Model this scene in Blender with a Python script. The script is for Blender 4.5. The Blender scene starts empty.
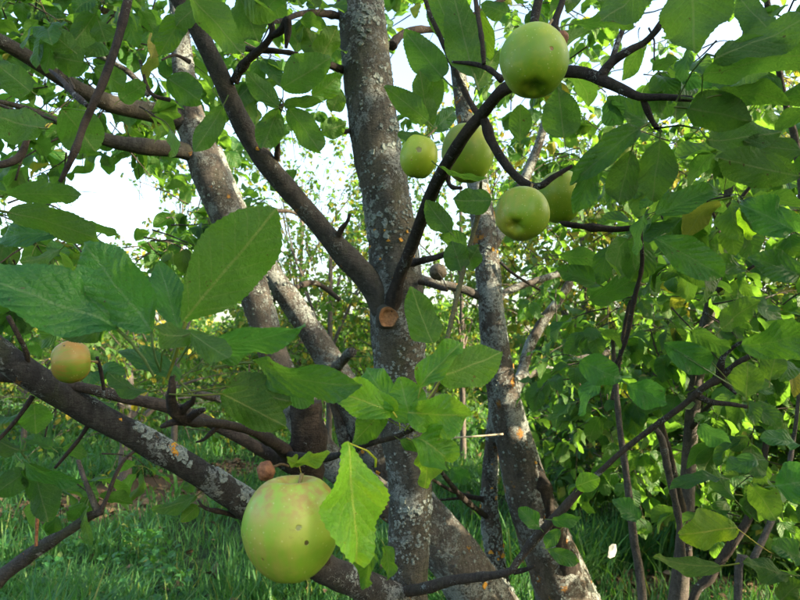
import bpy, math, random
import numpy as np
from mathutils import Vector, Matrix, noise

S = bpy.context.scene
COL = S.collection
R = math.radians

# ------------------------------------------------------------------ camera
CAM_H, PITCH, FPX = 1.12, 5.9, 628.0
cd = bpy.data.cameras.new('camera')
cam = bpy.data.objects.new('camera', cd); COL.objects.link(cam)
cam.location = (0, 0, CAM_H)
cam.rotation_euler = (R(90 + PITCH), 0, 0)
cd.sensor_width = 36.0
cd.lens = FPX / 800 * 36
cd.clip_start, cd.clip_end = 0.02, 2000
cd.dof.use_dof = True
cd.dof.focus_distance = 0.80
cd.dof.aperture_fstop = 16.0
S.camera = cam
_cp, _sp = math.cos(R(PITCH)), math.sin(R(PITCH))

def P(px, py, d):
    """world point seen at photograph pixel px,py at depth d"""
    x = (px - 400) / FPX * d
    y = (300 - py) / FPX * d
    return Vector((x, d * _cp - y * _sp, CAM_H + d * _sp + y * _cp))

def proj(p):
    q = p - Vector((0, 0, CAM_H))
    d = q.y * _cp + q.z * _sp
    if d < 0.05: return None
    return 400 + q.x / d * FPX, 300 - (-q.y * _sp + q.z * _cp) / d * FPX, d

# ------------------------------------------------------------------ light
SUN_DIR = Vector((0.93, -0.30, 0)).normalized()
SUN_EL = 20.0
w = bpy.data.worlds.new('World'); S.world = w; w.use_nodes = True
nt = w.node_tree
bg = nt.nodes['Background']
sky = nt.nodes.new('ShaderNodeTexSky')
sky.sky_type = 'NISHITA'; sky.sun_disc = False
sky.sun_elevation = R(SUN_EL)
sky.sun_rotation = math.atan2(SUN_DIR.x, SUN_DIR.y)
sky.air_density = 1.3; sky.dust_density = 5.0; sky.ozone_density = 1.6
nt.links.new(sky.outputs[0], bg.inputs[0])
bg.inputs[1].default_value = 0.15
sl = bpy.data.lights.new('sun', 'SUN'); sun = bpy.data.objects.new('sun', sl); COL.objects.link(sun)
sl.energy = 4.2; sl.angle = R(0.5); sl.color = (1.0, 0.84, 0.58)
sd = Vector((SUN_DIR.x * math.cos(R(SUN_EL)), SUN_DIR.y * math.cos(R(SUN_EL)), math.sin(R(SUN_EL))))
sun.rotation_euler = sd.to_track_quat('Z', 'Y').to_euler()
sun.location = (6, -2, 6)
S.view_settings.view_transform = 'Standard'
S.view_settings.look = 'None'
S.view_settings.exposure = 2.45
S.view_settings.gamma = 1.0
S.render.engine = 'CYCLES'
S.cycles.max_bounces = 8
S.cycles.transmission_bounces = 6
S.cycles.use_denoising = True

# ------------------------------------------------------------------ materials
class NT:
    def __init__(s, name):
        s.m = bpy.data.materials.new(name); s.m.use_nodes = True
        s.t = s.m.node_tree; s.t.nodes.clear()
        s.out = s.n('ShaderNodeOutputMaterial')
    def n(s, typ, **kw):
        x = s.t.nodes.new(typ)
        for k, v in kw.items(): setattr(x, k, v)
        return x
    def set(s, sock, v):
        if v is None: return
        if isinstance(v, bpy.types.NodeSocket): s.t.links.new(v, sock)
        else: sock.default_value = v
    def math(s, op, a, b=None, c=None, clamp=False):
        x = s.n('ShaderNodeMath', operation=op, use_clamp=clamp)
        s.set(x.inputs[0], a); s.set(x.inputs[1], b)
        if c is not None: s.set(x.inputs[2], c)
        return x.outputs[0]
    def mix(s, f, a, b, mode='MIX'):
        x = s.n('ShaderNodeMix', data_type='RGBA', blend_type=mode)
        s.set(x.inputs[0], f); s.set(x.inputs[6], a); s.set(x.inputs[7], b)
        return x.outputs[2]
    def noise(s, vec, scale, detail=4, rough=0.55, dist=0.0):
        x = s.n('ShaderNodeTexNoise')
        s.set(x.inputs['Vector'], vec); x.inputs['Scale'].default_value = scale
        x.inputs['Detail'].default_value = detail; x.inputs['Roughness'].default_value = rough
        x.inputs['Distortion'].default_value = dist
        return x.outputs['Fac']
    def vor(s, vec, scale, out='Distance', feature='F1'):
        x = s.n('ShaderNodeTexVoronoi', feature=feature)
        s.set(x.inputs['Vector'], vec); x.inputs['Scale'].default_value = scale
        return x.outputs[out]
    def ramp(s, f, lo, hi, a=0.0, b=1.0):
        x = s.n('ShaderNodeMapRange', interpolation_type='SMOOTHSTEP')
        s.set(x.inputs[0], f)
        for i, v in enumerate((lo, hi, a, b)): s.set(x.inputs[i + 1], v)
        return x.outputs[0]
    def map(s, vec, scale=(1, 1, 1), loc=(0, 0, 0)):
        x = s.n('ShaderNodeMapping'); s.set(x.inputs[0], vec)
        x.inputs['Scale'].default_value = scale; x.inputs['Location'].default_value = loc
        return x.outputs[0]
    def bump(s, h, dist, strength=1.0):
        x = s.n('ShaderNodeBump'); s.set(x.inputs['Height'], h)
        x.inputs['Distance'].default_value = dist; x.inputs['Strength'].default_value = strength
        return x.outputs[0]
    def bsdf(s, col, rough, normal=None, spec=0.5, sss=0.0):
        x = s.n('ShaderNodeBsdfPrincipled')
        s.set(x.inputs['Base Color'], col); s.set(x.inputs['Roughness'], rough)
        x.inputs['Specular IOR Level'].default_value = spec
        if sss:
            x.inputs['Subsurface Weight'].default_value = sss
            x.inputs['Subsurface Radius'].default_value = (0.012, 0.010, 0.004)
            x.inputs['Subsurface Scale'].default_value = 0.5
        if normal is not None: s.set(x.inputs['Normal'], normal)
        return x.outputs[0]
    def done(s, sh):
        s.t.links.new(sh, s.out.inputs[0]); return s.m

def c3(r, g, b): return (r, g, b, 1.0)

def leaf_material(name, up, up2, under, yellow, yel_amt=0.14, trans=0.45, tcol=(0.20, 0.43, 0.035)):
    k = NT(name)
    uv = k.n('ShaderNodeUVMap').outputs[0]
    sx = k.n('ShaderNodeSeparateXYZ'); k.set(sx.inputs[0], uv)
    u, v = sx.outputs[0], k.math('SUBTRACT', sx.outputs[1], 0.5)
    av = k.math('ABSOLUTE', v)
    oi = k.n('ShaderNodeObjectInfo')
    at = k.n('ShaderNodeAttribute', attribute_name='rnd')
    rnd = k.math('FRACT', k.math('ADD', oi.outputs['Random'], at.outputs['Fac']))
    rnd2 = k.math('FRACT', k.math('MULTIPLY', rnd, 17.31))
    rnd3 = k.math('FRACT', k.math('MULTIPLY', rnd, 71.7))
    geo = k.n('ShaderNodeNewGeometry')
    back = geo.outputs['Backfacing']
    tc = k.n('ShaderNodeTexCoord')
    pos = geo.outputs['Position']
    # veins: midrib and side veins
    mid = k.ramp(av, 0.010, 0.028, 1.0, 0.0)
    ph = k.math('SUBTRACT', u, k.math('MULTIPLY', av, 0.62))
    saw = k.math('ABSOLUTE', k.math('SUBTRACT', k.math('FRACT', k.math('MULTIPLY', ph, 8.0)), 0.5))
    side = k.math('MULTIPLY', k.ramp(saw, 0.0, 0.075, 1.0, 0.0), k.ramp(av, 0.30, 0.47, 1.0, 0.0))
    fine = k.vor(k.map(uv, (26, 15, 1)), 1.0, 'Distance', 'DISTANCE_TO_EDGE')
    finev = k.ramp(fine, 0.02, 0.14, 1.0, 0.0)
    vein = k.math('MAXIMUM', mid, k.math('MULTIPLY', side, 0.55))
    mott = k.noise(pos, 55.0, 3, 0.6)
    mott2 = k.noise(pos, 380.0, 2, 0.6)
    top = k.mix(rnd2, c3(*up), c3(*up2))
    top = k.mix(k.ramp(mott, 0.35, 0.68, 0.0, 0.7), top, c3(up2[0] * 1.35, up2[1] * 1.2, up2[2]))
    ysel = k.math('MULTIPLY', k.ramp(rnd3, 1.0 - yel_amt, 1.0, 0.0, 0.85), oi.outputs['Alpha'])
    top = k.mix(ysel, top, c3(*yellow))
    und = k.mix(ysel, k.mix(rnd2, c3(*under), c3(under[0] * 0.75, under[1] * 0.82, under[2] * 0.8)), c3(*yellow))
    und = k.mix(k.math('MULTIPLY', finev, 0.16), und, c3(under[0] * 1.5, under[1] * 1.35, under[2] * 1.5))
    base = k.mix(back, top, und)
    base = k.mix(k.ramp(mott2, 0.25, 0.8, 0.0, 0.22), base, c3(0.02, 0.05, 0.012))
    vs = k.math('MULTIPLY', vein, k.math('ADD', 0.34, k.math('MULTIPLY', back, 0.30)))
    base = k.mix(vs, base, c3(0.22, 0.27, 0.10))
    base = k.mix(k.math('LESS_THAN', u, -.4), base, c3(0.19, 0.23, 0.075))
    # blemishes: brown specks and holes' scorched rims
    bl = k.ramp(k.noise(pos, 115.0, 3, 0.6), 0.685, 0.73, 0.0, 0.8)
    base = k.mix(bl, base, c3(0.10, 0.065, 0.025))
    base = k.mix(1.0, base, oi.outputs['Color'], 'MULTIPLY')
    quilt = k.math('MULTIPLY', k.ramp(saw, 0.0, 0.42), k.ramp(av, 0.02, 0.2))
    h = k.math('ADD', k.math('MULTIPLY', k.math('MULTIPLY', quilt, k.math("SUBTRACT", 1.0, k.math("MULTIPLY", back, 1.6))), 0.38), k.math('MULTIPLY', finev, -0.14))
    h = k.math('ADD', h, k.math('MULTIPLY', mott, 2.2))
    nrm = k.bump(h, 0.0022, 0.9)
    rough = k.math('ADD', k.math('ADD', 0.37, k.math('MULTIPLY', back, 0.30)), k.math('MULTIPLY', mott2, 0.12))
    sh = k.bsdf(base, rough, nrm, 0.30)
    tr = k.n('ShaderNodeBsdfTranslucent')
    tcc = k.mix(ysel, k.mix(vs, c3(*tcol), c3(tcol[0] * .8, tcol[1] * .7, tcol[2])), c3(0.42, 0.36, 0.03))
    tcc = k.mix(k.ramp(mott2, 0.25, 0.8, 0.0, 0.25), tcc, c3(0.05, 0.12, 0.01))
    k.set(tr.inputs[0], k.mix(1.0, k.mix(bl, tcc, c3(.06, .04, .01)), oi.outputs['Color'], 'MULTIPLY')); k.set(tr.inputs[1], nrm)
    ms = k.n('ShaderNodeMixShader'); ms.inputs[0].default_value = trans
    k.t.links.new(sh, ms.inputs[1]); k.t.links.new(tr.outputs[0], ms.inputs[2])
    return k.done(ms.outputs[0])

M = {}
M['leaf'] = leaf_material('apple_leaf', (0.010, 0.062, 0.015), (0.026, 0.098, 0.013), (0.050, 0.115, 0.024), (0.30, 0.26, 0.04), 0.05)
M['leaf_far'] = leaf_material('far_leaf', (0.018, 0.070, 0.013), (0.042, 0.108, 0.012), (0.055, 0.100, 0.024), (0.42, 0.32, 0.03), 0.34)  # larger share of yellow leaves stands in for sunlit ones
M['leaf_dark'] = leaf_material('shrub_leaf', (0.010, 0.048, 0.017), (0.022, 0.076, 0.015), (0.040, 0.080, 0.028), (0.32, 0.26, 0.04), 0.15)
M['leaf_sunlit'] = leaf_material('sunlit_yellow_leaf', (0.035, 0.080, 0.018), (0.075, 0.120, 0.018), (0.085, 0.115, 0.024), (0.50, 0.36, 0.03), 0.62)  # yellow sunlight painted into the leaf colour
M['grass'] = leaf_material('grass_blade', (0.009, 0.078, 0.028), (0.024, 0.125, 0.026), (0.016, 0.092, 0.030), (0.20, 0.24, 0.05), 0.08, 0.35, (0.13, 0.36, 0.03))

def bark(name, c1, c2, lich=0.5, orange=0.0, scale=1.0, warm=0.0, moss=0.3):
    k = NT(name)
    tc = k.n('ShaderNodeTexCoord'); o = tc.outputs['Object']
    o = k.map(o, (scale, scale, scale))
    st = k.map(o, (1.0, 1.0, 0.32))
    rings = k.map(o, (1.0, 1.0, 4.5))
    n1 = k.noise(st, 70, 6, 0.65, 0.4); n2 = k.noise(rings, 42, 5, 0.65, 0.6); n3 = k.noise(o, 9, 3, 0.55)
    n4 = k.noise(k.map(o, (1, 1, 2.2)), 260, 5, 0.72)
    crack = k.vor(k.map(o, (1.0, 1.0, 0.5)), 85, 'Distance', 'DISTANCE_TO_EDGE')
    cr = k.ramp(crack, 0.0, 0.10, 1.0, 0.0)
    col = k.mix(k.ramp(n1, 0.32, 0.68), c3(*c1), c3(*c2))
    col = k.mix(k.ramp(n2, 0.52, 0.66, 0.0, 0.55), col, c3(c1[0] * .45, c1[1] * .42, c1[2] * .4))
    col = k.mix(k.ramp(n3, 0.46, 0.68, 0.0, 0.6), col, c3(c2[0] * 1.15, c2[1] * 1.05 , c2[2] * .9))
    col = k.mix(k.ramp(k.noise(k.map(o, (1, 1, .5), (7, 3, 1)), 16, 5, .6), 0.52, 0.66, 0.0, moss), col, c3(0.075, 0.095, 0.030))
    col = k.mix(k.math('MULTIPLY', cr, 0.16), col, c3(c1[0] * .3, c1[1] * .28, c1[2] * .26))  # bump shading is weak, so crack shade goes into the colour
    h = k.math('ADD', k.math('MULTIPLY', n1, 1.0), k.math('ADD', k.math('MULTIPLY', n2, 1.1), k.math('MULTIPLY', cr, -0.10)))
    h = k.math('ADD', h, k.math('MULTIPLY', n4, 0.8))
    if lich > 0:
        big = k.noise(k.map(o, (1, 1, .8), (2, 5, 9)), 13, 4, 0.6)
        sp = k.noise(o, 110, 6, 0.74, 1.0)
        lsum = k.math('ADD', k.math('MULTIPLY', big, 0.55), k.math('MULTIPLY', sp, 0.5))
        th = 0.62 - 0.13 * lich
        lm = k.ramp(lsum, th, th + 0.035)
        lv = k.noise(o, 190, 5, 0.8)
        lc = k.mix(k.ramp(lv, .3, .7), c3(0.15, 0.175, 0.165), c3(0.44, 0.475, 0.45))
        col = k.mix(k.math('MULTIPLY', lm, 0.92), col, lc)
        h = k.math('ADD', h, k.math('MULTIPLY', lm, k.math('ADD', 0.5, k.math('MULTIPLY', lv, 1.0))))
    if orange > 0:
        ob = k.vor(k.map(o, (1, 1, .8), (1, 2, 3)), 15.0)
        osel = k.math('ADD', ob, k.math('MULTIPLY', k.math('SUBTRACT', k.noise(o, 75, 6, .8), .5), 0.75))
        om = k.ramp(osel, 0.12 * orange + .02, 0.20 * orange + .03, 1.0, 0.0)
        col = k.mix(k.math('MULTIPLY', om, .9), col, k.mix(k.ramp(k.noise(o, 200, 2), .4, .6), c3(0.52, 0.20, 0.025), c3(0.42, 0.25, 0.05)))
        h = k.math('ADD', h, k.math('MULTIPLY', om, .6))
    col = k.mix(k.ramp(n4, .45, .62, 0, .55), col, c3(c1[0] * .38, c1[1] * .36, c1[2] * .34))
    return k.done(k.bsdf(col, 0.85, k.bump(h, 0.006 / scale, 1.0), 0.25))

M['bark'] = bark('grey_brown_bark', (0.062, 0.059, 0.048), (0.150, 0.144, 0.118), 0.60, 0.0, 1.0, moss=.30)
M['bark_limb'] = bark('smooth_limb_bark', (0.042, 0.040, 0.036), (0.094, 0.089, 0.080), 0.10, 0.25, 1.4, moss=.2)
M['bark_low'] = bark('lichened_low_limb_bark', (0.028, 0.027, 0.026), (0.074, 0.072, 0.067), 0.50, 0.28, 1.2, moss=.35)
M['bark_pale'] = bark('pale_lichened_bark', (0.060, 0.054, 0.048), (0.160, 0.146, 0.130), 0.74, 0.35, 1.0, moss=.15)
M['bark_spot'] = bark('orange_spotted_bark', (0.045, 0.039, 0.033), (0.140, 0.123, 0.104), 0.80, 0.85, 0.85, moss=.15)
M['bark_dark'] = bark('dark_twig_bark', (0.020, 0.016, 0.014), (0.055, 0.044, 0.037), 0.05, 0.0, 2.2, moss=.1)
M['bark_twig'] = bark('brown_twig_bark', (0.040, 0.031, 0.026), (0.085, 0.068, 0.056), 0.18, 0.0, 2.2, moss=.12)
M['bark_young'] = bark('young_stem_bark', (0.07, 0.062, 0.056), (0.16, 0.14, 0.125), 0.10, 0.0, 1.6, moss=.2)
M['bark_green'] = bark('green_shoot_bark', (0.09, 0.085, 0.035), (0.15, 0.14, 0.06), 0.0, 0.0, 2.0, moss=.5)
M['dead'] = bark('dead_charred_wood', (0.012, 0.010, 0.009), (0.060, 0.046, 0.036), 0.06, 0.0, 1.0, moss=.05)

def simple(name, ca, cb, sc, rough=0.8, bd=0.001, spec=.3):
    k = NT(name); o = k.n('ShaderNodeTexCoord').outputs['Object']
    n = k.noise(o, sc, 5, .65)
    return k.done(k.bsdf(k.mix(k.ramp(n, .3, .7), c3(*ca), c3(*cb)), rough, k.bump(n, bd), spec))
M['lichen'] = simple('grey_lichen', (0.12, 0.145, 0.13), (0.25, 0.285, 0.26), 220, .95, .0015)
M['lichen_orange'] = simple('orange_lichen', (0.50, 0.19, 0.02), (0.46, 0.29, 0.05), 220, .95, .0015)
M['scar'] = simple('cut_wood', (0.13, 0.055, 0.022), (0.34, 0.165, 0.07), 130, .8, .0015)
M['brown'] = simple('withered_skin', (0.13, 0.05, 0.025), (0.30, 0.13, 0.06), 190, .6, .003)
M['greybrown'] = simple('rotten_skin', (0.05, 0.045, 0.03), (0.16, 0.13, 0.09), 120, .8, .003)
M['white'] = simple('white_paper', (0.66, 0.66, 0.62), (0.80, 0.80, 0.77), 60, .7, .001)
M['cord'] = simple('tan_cord', (0.30, 0.25, 0.17), (0.46, 0.40, 0.29), 400, .9, .001)
M['calyx'] = simple('dry_calyx', (0.05, 0.03, 0.015), (0.12, 0.08, 0.035), 300, .9, .001)
M['stem'] = simple('fruit_stalk', (0.16, 0.12, 0.045), (0.24, 0.17, 0.07), 250, .7, .0005)
M['litter'] = simple('dry_litter', (0.06, 0.04, 0.02), (0.17, 0.11, 0.06), 60, .9, .003)

def apple_material(name, green, yellow, blush, amt, spots, top_yellow=0.5, russet=.25):
    k = NT(name); o = k.n('ShaderNodeTexCoord').outputs['Object']
    sx = k.n('ShaderNodeSeparateXYZ'); k.set(sx.inputs[0], o)
    z = sx.outputs[2]
    ang = k.math('ARCTAN2', sx.outputs[1], sx.outputs[0])
    cv = k.n('ShaderNodeCombineXYZ'); k.set(cv.inputs[0], k.math('MULTIPLY', ang, 2.2)); k.set(cv.inputs[1], k.math('MULTIPLY', z, 9.0))
    n = k.noise(o, 22, 4, .55)
    streak = k.noise(cv.outputs[0], 3.0, 4, .6)
    col = k.mix(k.ramp(k.math('ADD', k.math('MULTIPLY', n, .8), k.math('MULTIPLY', z, 9.0 * top_yellow)), .25, .75), c3(*green), c3(*yellow))  # yellower towards the stalk end
    bm = k.math('MULTIPLY', k.ramp(k.math('ADD', n, k.math('MULTIPLY', streak, .5)), .58, .92), 0.5 if amt >= 1 else k.ramp(sx.outputs[0], 0.03, -0.03, 0.25, 1.0))
    col = k.mix(k.math('MULTIPLY', bm, amt), col, c3(*blush))
    rus = k.math('MULTIPLY', k.ramp(z, .008, .030), k.ramp(k.noise(o, 90, 4, .7), .4, .62))
    col = k.mix(k.math('MULTIPLY', rus, russet), col, c3(0.34, 0.20, 0.06))
    # pale lenticels and small scab specks
    lv = k.vor(o, 210); lcol = k.vor(o, 210, 'Color')
    col = k.mix(k.ramp(k.noise(o, 48, 5, .7), .5, .66, 0.0, .38), col, c3(yellow[0] * .95, yellow[1] * .86, yellow[2]))
    col = k.mix(k.ramp(k.noise(o, 75, 5, .75), .62, .74, 0.0, .45), col, c3(0.20, 0.17, 0.05))
    col = k.mix(k.ramp(lv, .07, .18, .45, 0.0), col, c3(0.55, 0.55, 0.26))
    sv = k.vor(o, 62); sc = k.n('ShaderNodeSeparateColor'); k.set(sc.inputs[0], k.vor(o, 62, 'Color'))
    sel = k.math('MULTIPLY', k.ramp(sv, .07, .13, 1.0, 0.0), k.math('GREATER_THAN', sc.outputs[0], .72))
    col = k.mix(k.math('MULTIPLY', sel, .75), col, c3(0.09, 0.085, 0.02))
    dent = sel
    for (p, r, cc) in spots:
        vm = k.n('ShaderNodeVectorMath', operation='DISTANCE'); k.set(vm.inputs[0], o); vm.inputs[1].default_value = p
        d = k.math('ADD', vm.outputs['Value'], k.math('MULTIPLY', k.math('SUBTRACT', k.noise(o, 320, 2), .5), r * .8))
        f = k.ramp(d, r * .7, r * 1.15, 1.0, 0.0)
        col = k.mix(k.math('MULTIPLY', f, .9), col, c3(*cc)); dent = k.math('MAXIMUM', dent, f)
    h = k.math('SUBTRACT', k.math('MULTIPLY', n, 1.0), k.math('MULTIPLY', dent, .6))
    h = k.math('ADD', h, k.math('MULTIPLY', k.noise(o, 500, 2), .06))
    return k.done(k.bsdf(col, k.ramp(k.noise(o, 160, 3), .3, .7, .36, .52), k.bump(h, .0012, .7), .34, .08))

# ------------------------------------------------------------------ mesh helpers
class MB:
    def __init__(s): s.v, s.f, s.uv = [], [], []
    def face(s, idx): s.f.append(tuple(idx))
    def grid(s, rings, closed=True, cap0=False, cap1=False):
        o = len(s.v); n = len(rings[0])
        for r in rings: s.v.extend(r)
        for i in range(len(rings) - 1):
            for j in range(n if closed else n - 1):
                a = o + i * n + j; b = o + i * n + (j + 1) % n
                s.f.append((a, b, b + n, a + n))
        if cap0: s.f.append(tuple(o + j for j in range(n))[::-1])
        if cap1: s.f.append(tuple(o + (len(rings) - 1) * n + j for j in range(n)))

def catmull(pts, step):
    """pts: list of (Vector, radius) -> dense list"""
    out = []
    q = [pts[0]] + list(pts) + [pts[-1]]
    for i in range(1, len(q) - 2):
        p0, p1, p2, p3 = (q[i - 1][0], q[i][0], q[i + 1][0], q[i + 2][0])
        r1, r2 = q[i][1], q[i + 1][1]
        n = max(2, int((p2 - p1).length / step))
        for k in range(n):
            t = k / n; t2 = t * t; t3 = t2 * t
            p = 0.5 * ((2 * p1) + (p2 - p0) * t + (2 * p0 - 5 * p1 + 4 * p2 - p3) * t2 + (3 * p1 - p0 - 3 * p2 + p3) * t3)
            tt = t * t * (3 - 2 * t)
            out.append((p, r1 + (r2 - r1) * tt))
    out.append(pts[-1])
    return out

def tube(mb, pts, sides=10, step=None, rough=0.10, freq=14.0, knots=0.0, seed=0.0, taper_end=True):
    """rough-barked tapering limb through pts = [(Vector, radius)...]; returns its rings as (centre, radius, x-axis, y-axis)"""
    rm = sum(r for _, r in pts) / len(pts)
    den = catmull(pts, step or max(rm * 0.9, 0.004))
    rings, fr = [], []
    up = None
    so = Vector((seed * 7.3, seed * 3.1, seed * 5.7))
    for i, (p, r) in enumerate(den):
        a = den[max(i - 1, 0)][0]; b = den[min(i + 1, len(den) - 1)][0]
        t = (b - a).normalized() if (b - a).length > 1e-9 else Vector((0, 0, 1))
        if up is None: up = Vector((0, -1, 0.13)) if abs(t.y) < .85 else Vector((0, 0, 1))
        x = (up - t * up.dot(t)).normalized(); y = t.cross(x); up = x
        kn = 1.0
        if knots: kn += knots * max(0.0, noise.noise(p * (0.22 / max(rm, .003)) + so) - .12) * 1.6
        ring = []
        for j in range(sides):
            an = 2 * math.pi * j / sides
            d = x * math.cos(an) + y * math.sin(an)
            q = p + d * r
            f = 1 + rough * (noise.noise(q * freq + so) * .9 + noise.noise(q * freq * 3.1 + so) * .5)
            ring.append(p + d * r * f * kn)
        rings.append(ring); fr.append((p, r * kn, x, y))
    mb.grid(rings, True, True, True)
    return fr

def mesh_of(name, mb, mat, smooth=True, off=Vector((0, 0, 0))):
    me = bpy.data.meshes.new(name)
    me.from_pydata([tuple(Vector(v) - off) for v in mb.v], [], mb.f)
    me.materials.append(mat)
    if smooth: me.shade_smooth()
    return me

def link(name, me, parent=None, **props):
    o = bpy.data.objects.new(name, me); COL.objects.link(o)
    if parent: o.parent = parent
    for k, v in props.items(): o[k] = v
    return o

def thing(name, label, cat, loc, group=None):
    o = bpy.data.objects.new(name, None); COL.objects.link(o)
    o.location = loc; o.empty_display_size = .05
    o['label'] = label; o['category'] = cat
    if group: o['group'] = group
    return o

def tag(o, label, cat, group=None):
    o['label'] = label; o['category'] = cat
    if group: o['group'] = group
    return o

ROOT = {}
def root_loc(o):
    while o.parent: o = o.parent
    return Vector(o.location)

def part(name, mb, mat, parent, smooth=True, **props):
    return link(name, mesh_of(name, mb, mat, smooth, root_loc(parent)), parent, **props)

def pix(pts):
    """[(px,py,depth,width_px)...] -> [(Vector, radius)]"""
    return [(P(a, b, d), w_ / FPX * d * .5) for (a, b, d, w_) in pts]

def limb(name, pts, mat, parent, sides=10, rough=.10, freq=14, knots=0.0, seed=0.0, step=None, **props):
    mb = MB()
    fr = tube(mb, pix(pts), sides, step, rough, freq, knots, seed)
    return part(name, mb, mat, parent, **props), fr

# ------------------------------------------------------------------ leaves
def leaf_width(u, ob=0.86):
    if u <= 0 or u >= 1: return 0.0
    a = math.sin(math.pi * u ** ob) ** 0.68
    if u > .82: a *= 1 - .34 * ((u - .82) / .18) ** 1.4
    return a

def leaf_mesh(name, wl, nl=7, nw=2, fold=.30, curl=.35, wave=.03, serr=0.0, twist=0.0, pet=.28, petdir=(0, -1, -.15), seed=0, mat=None, edge=0.0, bite=0.0, ob=0.86):
    """leaf of unit length along +Y, upper face +Z; half blades folded along the midrib, margin waved and toothed"""
    rg = random.Random(seed)
    ph1, ph2 = rg.uniform(0, 6.3), rg.uniform(0, 6.3)
    v, f, uv = [], [], []
    cols = 2 * nw + 1
    for i in range(nl + 1):
        u = i / nl
        hw = leaf_width(u, ob) * wl * .5
        
        hw = max(hw, wl * .012)
        for j in range(cols):
            s = (j - nw) / nw
            hwj = hw * (1 + .10 * noise.noise(Vector((u * 3.0, 4 + s, seed * 2.3))))
            tooth = 0.0
            if serr and abs(s) == 1: tooth = serr * (1 if i % 2 else -.5) * (0 < i < nl)
            b = 0.0
            if bite and abs(s) == 1:
                nn = noise.noise(Vector((u * 3.3, s * 4, seed * 1.7)))
                if nn > .15: b = bite * (nn - .15) * 2
            x = s * hwj * (1 - b) + math.copysign(tooth * wl * .5, s) * (abs(s) == 1)
            fa = abs(s) * hw
            z = fa * fold - edge * (abs(s) ** 3) * hw
            z += wave * math.sin(u * 11 + ph1 + (1.7 if s > 0 else 0)) * abs(s) ** 1.5
            z += .012 * math.sin(u * 23 + ph2) * abs(s)
            z += wl * .15 * noise.noise(Vector((x * 3.2, u * 2.6, seed * 3.1))) + wl * .05 * noise.noise(Vector((x * 8, u * 7, seed * 5.3)))
            # twist about the midrib, then curl along an arc
            a = twist * u
            x, z = x * math.cos(a) - z * math.sin(a), x * math.sin(a) + z * math.cos(a)
            th = curl * u
            if abs(curl) > 1e-4:
                yy = math.sin(th) / curl; zz = -(1 - math.cos(th)) / curl
            else: yy, zz = u, 0
            y = yy + z * math.sin(th); zf = zz + z * math.cos(th)
            v.append((x, y + (tooth * .02), zf)); uv.append((u, .5 + .5 * s * min(1, hw / (wl * .5) + .02)))
    for i in range(nl):
        for j in range(cols - 1):
            a = i * cols + j
            f.append((a, a + 1, a + 1 + cols, a + cols))
    if pet:
        o = len(v); pr = .015
        d = Vector(petdir)
        n = 4
        for k in range(n):
            t = k / (n - 1)
            c = Vector((d.x * t, d.y * t, d.z * t * t)) * pet + Vector((0, .02, -.004))
            for (ax, az) in ((-1, 0), (.5, .87), (.5, -.87)):
                v.append((c.x + ax * pr, c.y, c.z + az * pr)); uv.append((-1.0, .5))
        for k in range(n - 1):
            for j in range(3):
                a = o + k * 3 + j; b = o + k * 3 + (j + 1) % 3
                f.append((a, b, b + 3, a + 3))
    me = bpy.data.meshes.new(name)
    me.from_pydata(v, [], f)
    lay = me.uv_layers.new(name='UVMap')
    vi = np.zeros(len(me.loops), dtype=np.int32); me.loops.foreach_get('vertex_index', vi)
    lay.data.foreach_set('uv', np.array(uv, dtype=np.float32)[vi].ravel())
    me.shade_smooth()
    me.materials.append(mat or M['leaf'])
    return me

def leaf_frame(axis, nrm):
    y = axis.normalized()
    z = (nrm - y * nrm.dot(y))
    z = z.normalized() if z.length > 1e-5 else Vector((0, 0, 1))
    x = y.cross(z)
    return Matrix((x, y, z)).transposed()

_hseed = [0]
def hero(parent, bx, by, tx, ty, w_, d, dt=0.0, roll=0.0, side=1, curl=.35, fold=.25, wave=.03, tint=None, pet=None, twist=0.0, edge=0.0, bite=0.0, serr=.075, label=None, ob=None):
    """one traced leaf: base and tip (pixels), width (pixels), depth of the base, tip's depth offset"""
    _hseed[0] += 1
    hr = random.Random(_hseed[0] * 13)
    curl = curl * hr.uniform(1.1, 1.7) * (1 if w_ < 60 else .75); fold = fold + hr.uniform(0, .22); roll = roll + hr.uniform(-10, 10)
    a, b = P(bx, by, d), P(tx, ty, d + dt)
    ax = b - a
    L = ax.length
    view = (Vector((0, 0, CAM_H)) - (a + b) * .5).normalized()
    n = (view - ax.normalized() * view.dot(ax.normalized())).normalized()
    n = Matrix.Rotation(R(roll), 3, ax.normalized()) @ n
    n = n * side
    m3 = leaf_frame(ax, n)
    if pet:
        e = P(pet[0], pet[1], pet[2] if len(pet) > 2 else d)
        pv = (m3.inverted() @ (e - a)) / L
        pl, pd = 1.0, tuple(pv)
    else: pl, pd = .25, (0, -1, -.2)
    ch = (2 * math.sin(abs(curl) / 2) / abs(curl)) if abs(curl) > .01 else 1.0
    wm = (w_ / FPX * d) / L * .96
    big = w_ * L > 1
    me = leaf_mesh('leaf', wm * ch, 42 if L / d * FPX > 45 else 22, 3 if w_ > 24 else 2, fold, curl, wave * wm * 2.6, serr, twist, pl * ch, pd, _hseed[0], M['leaf'], edge, bite, ob or (.78 + .09 * (_hseed[0] * 7 % 5)))
    o = link('leaf', me, parent)
    # the chord of the curled blade runs base to tip
    rot = Matrix.Rotation(curl / 2, 3, 'X')
    m = (m3 @ rot).to_4x4()
    m.translation = a - root_loc(parent)
    o.matrix_local = m @ Matrix.Scale(L / ch, 4)
    o.color = (*(tint or (1, 1, 1)), 0)
    if label: o['label'] = label
    return o

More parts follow.
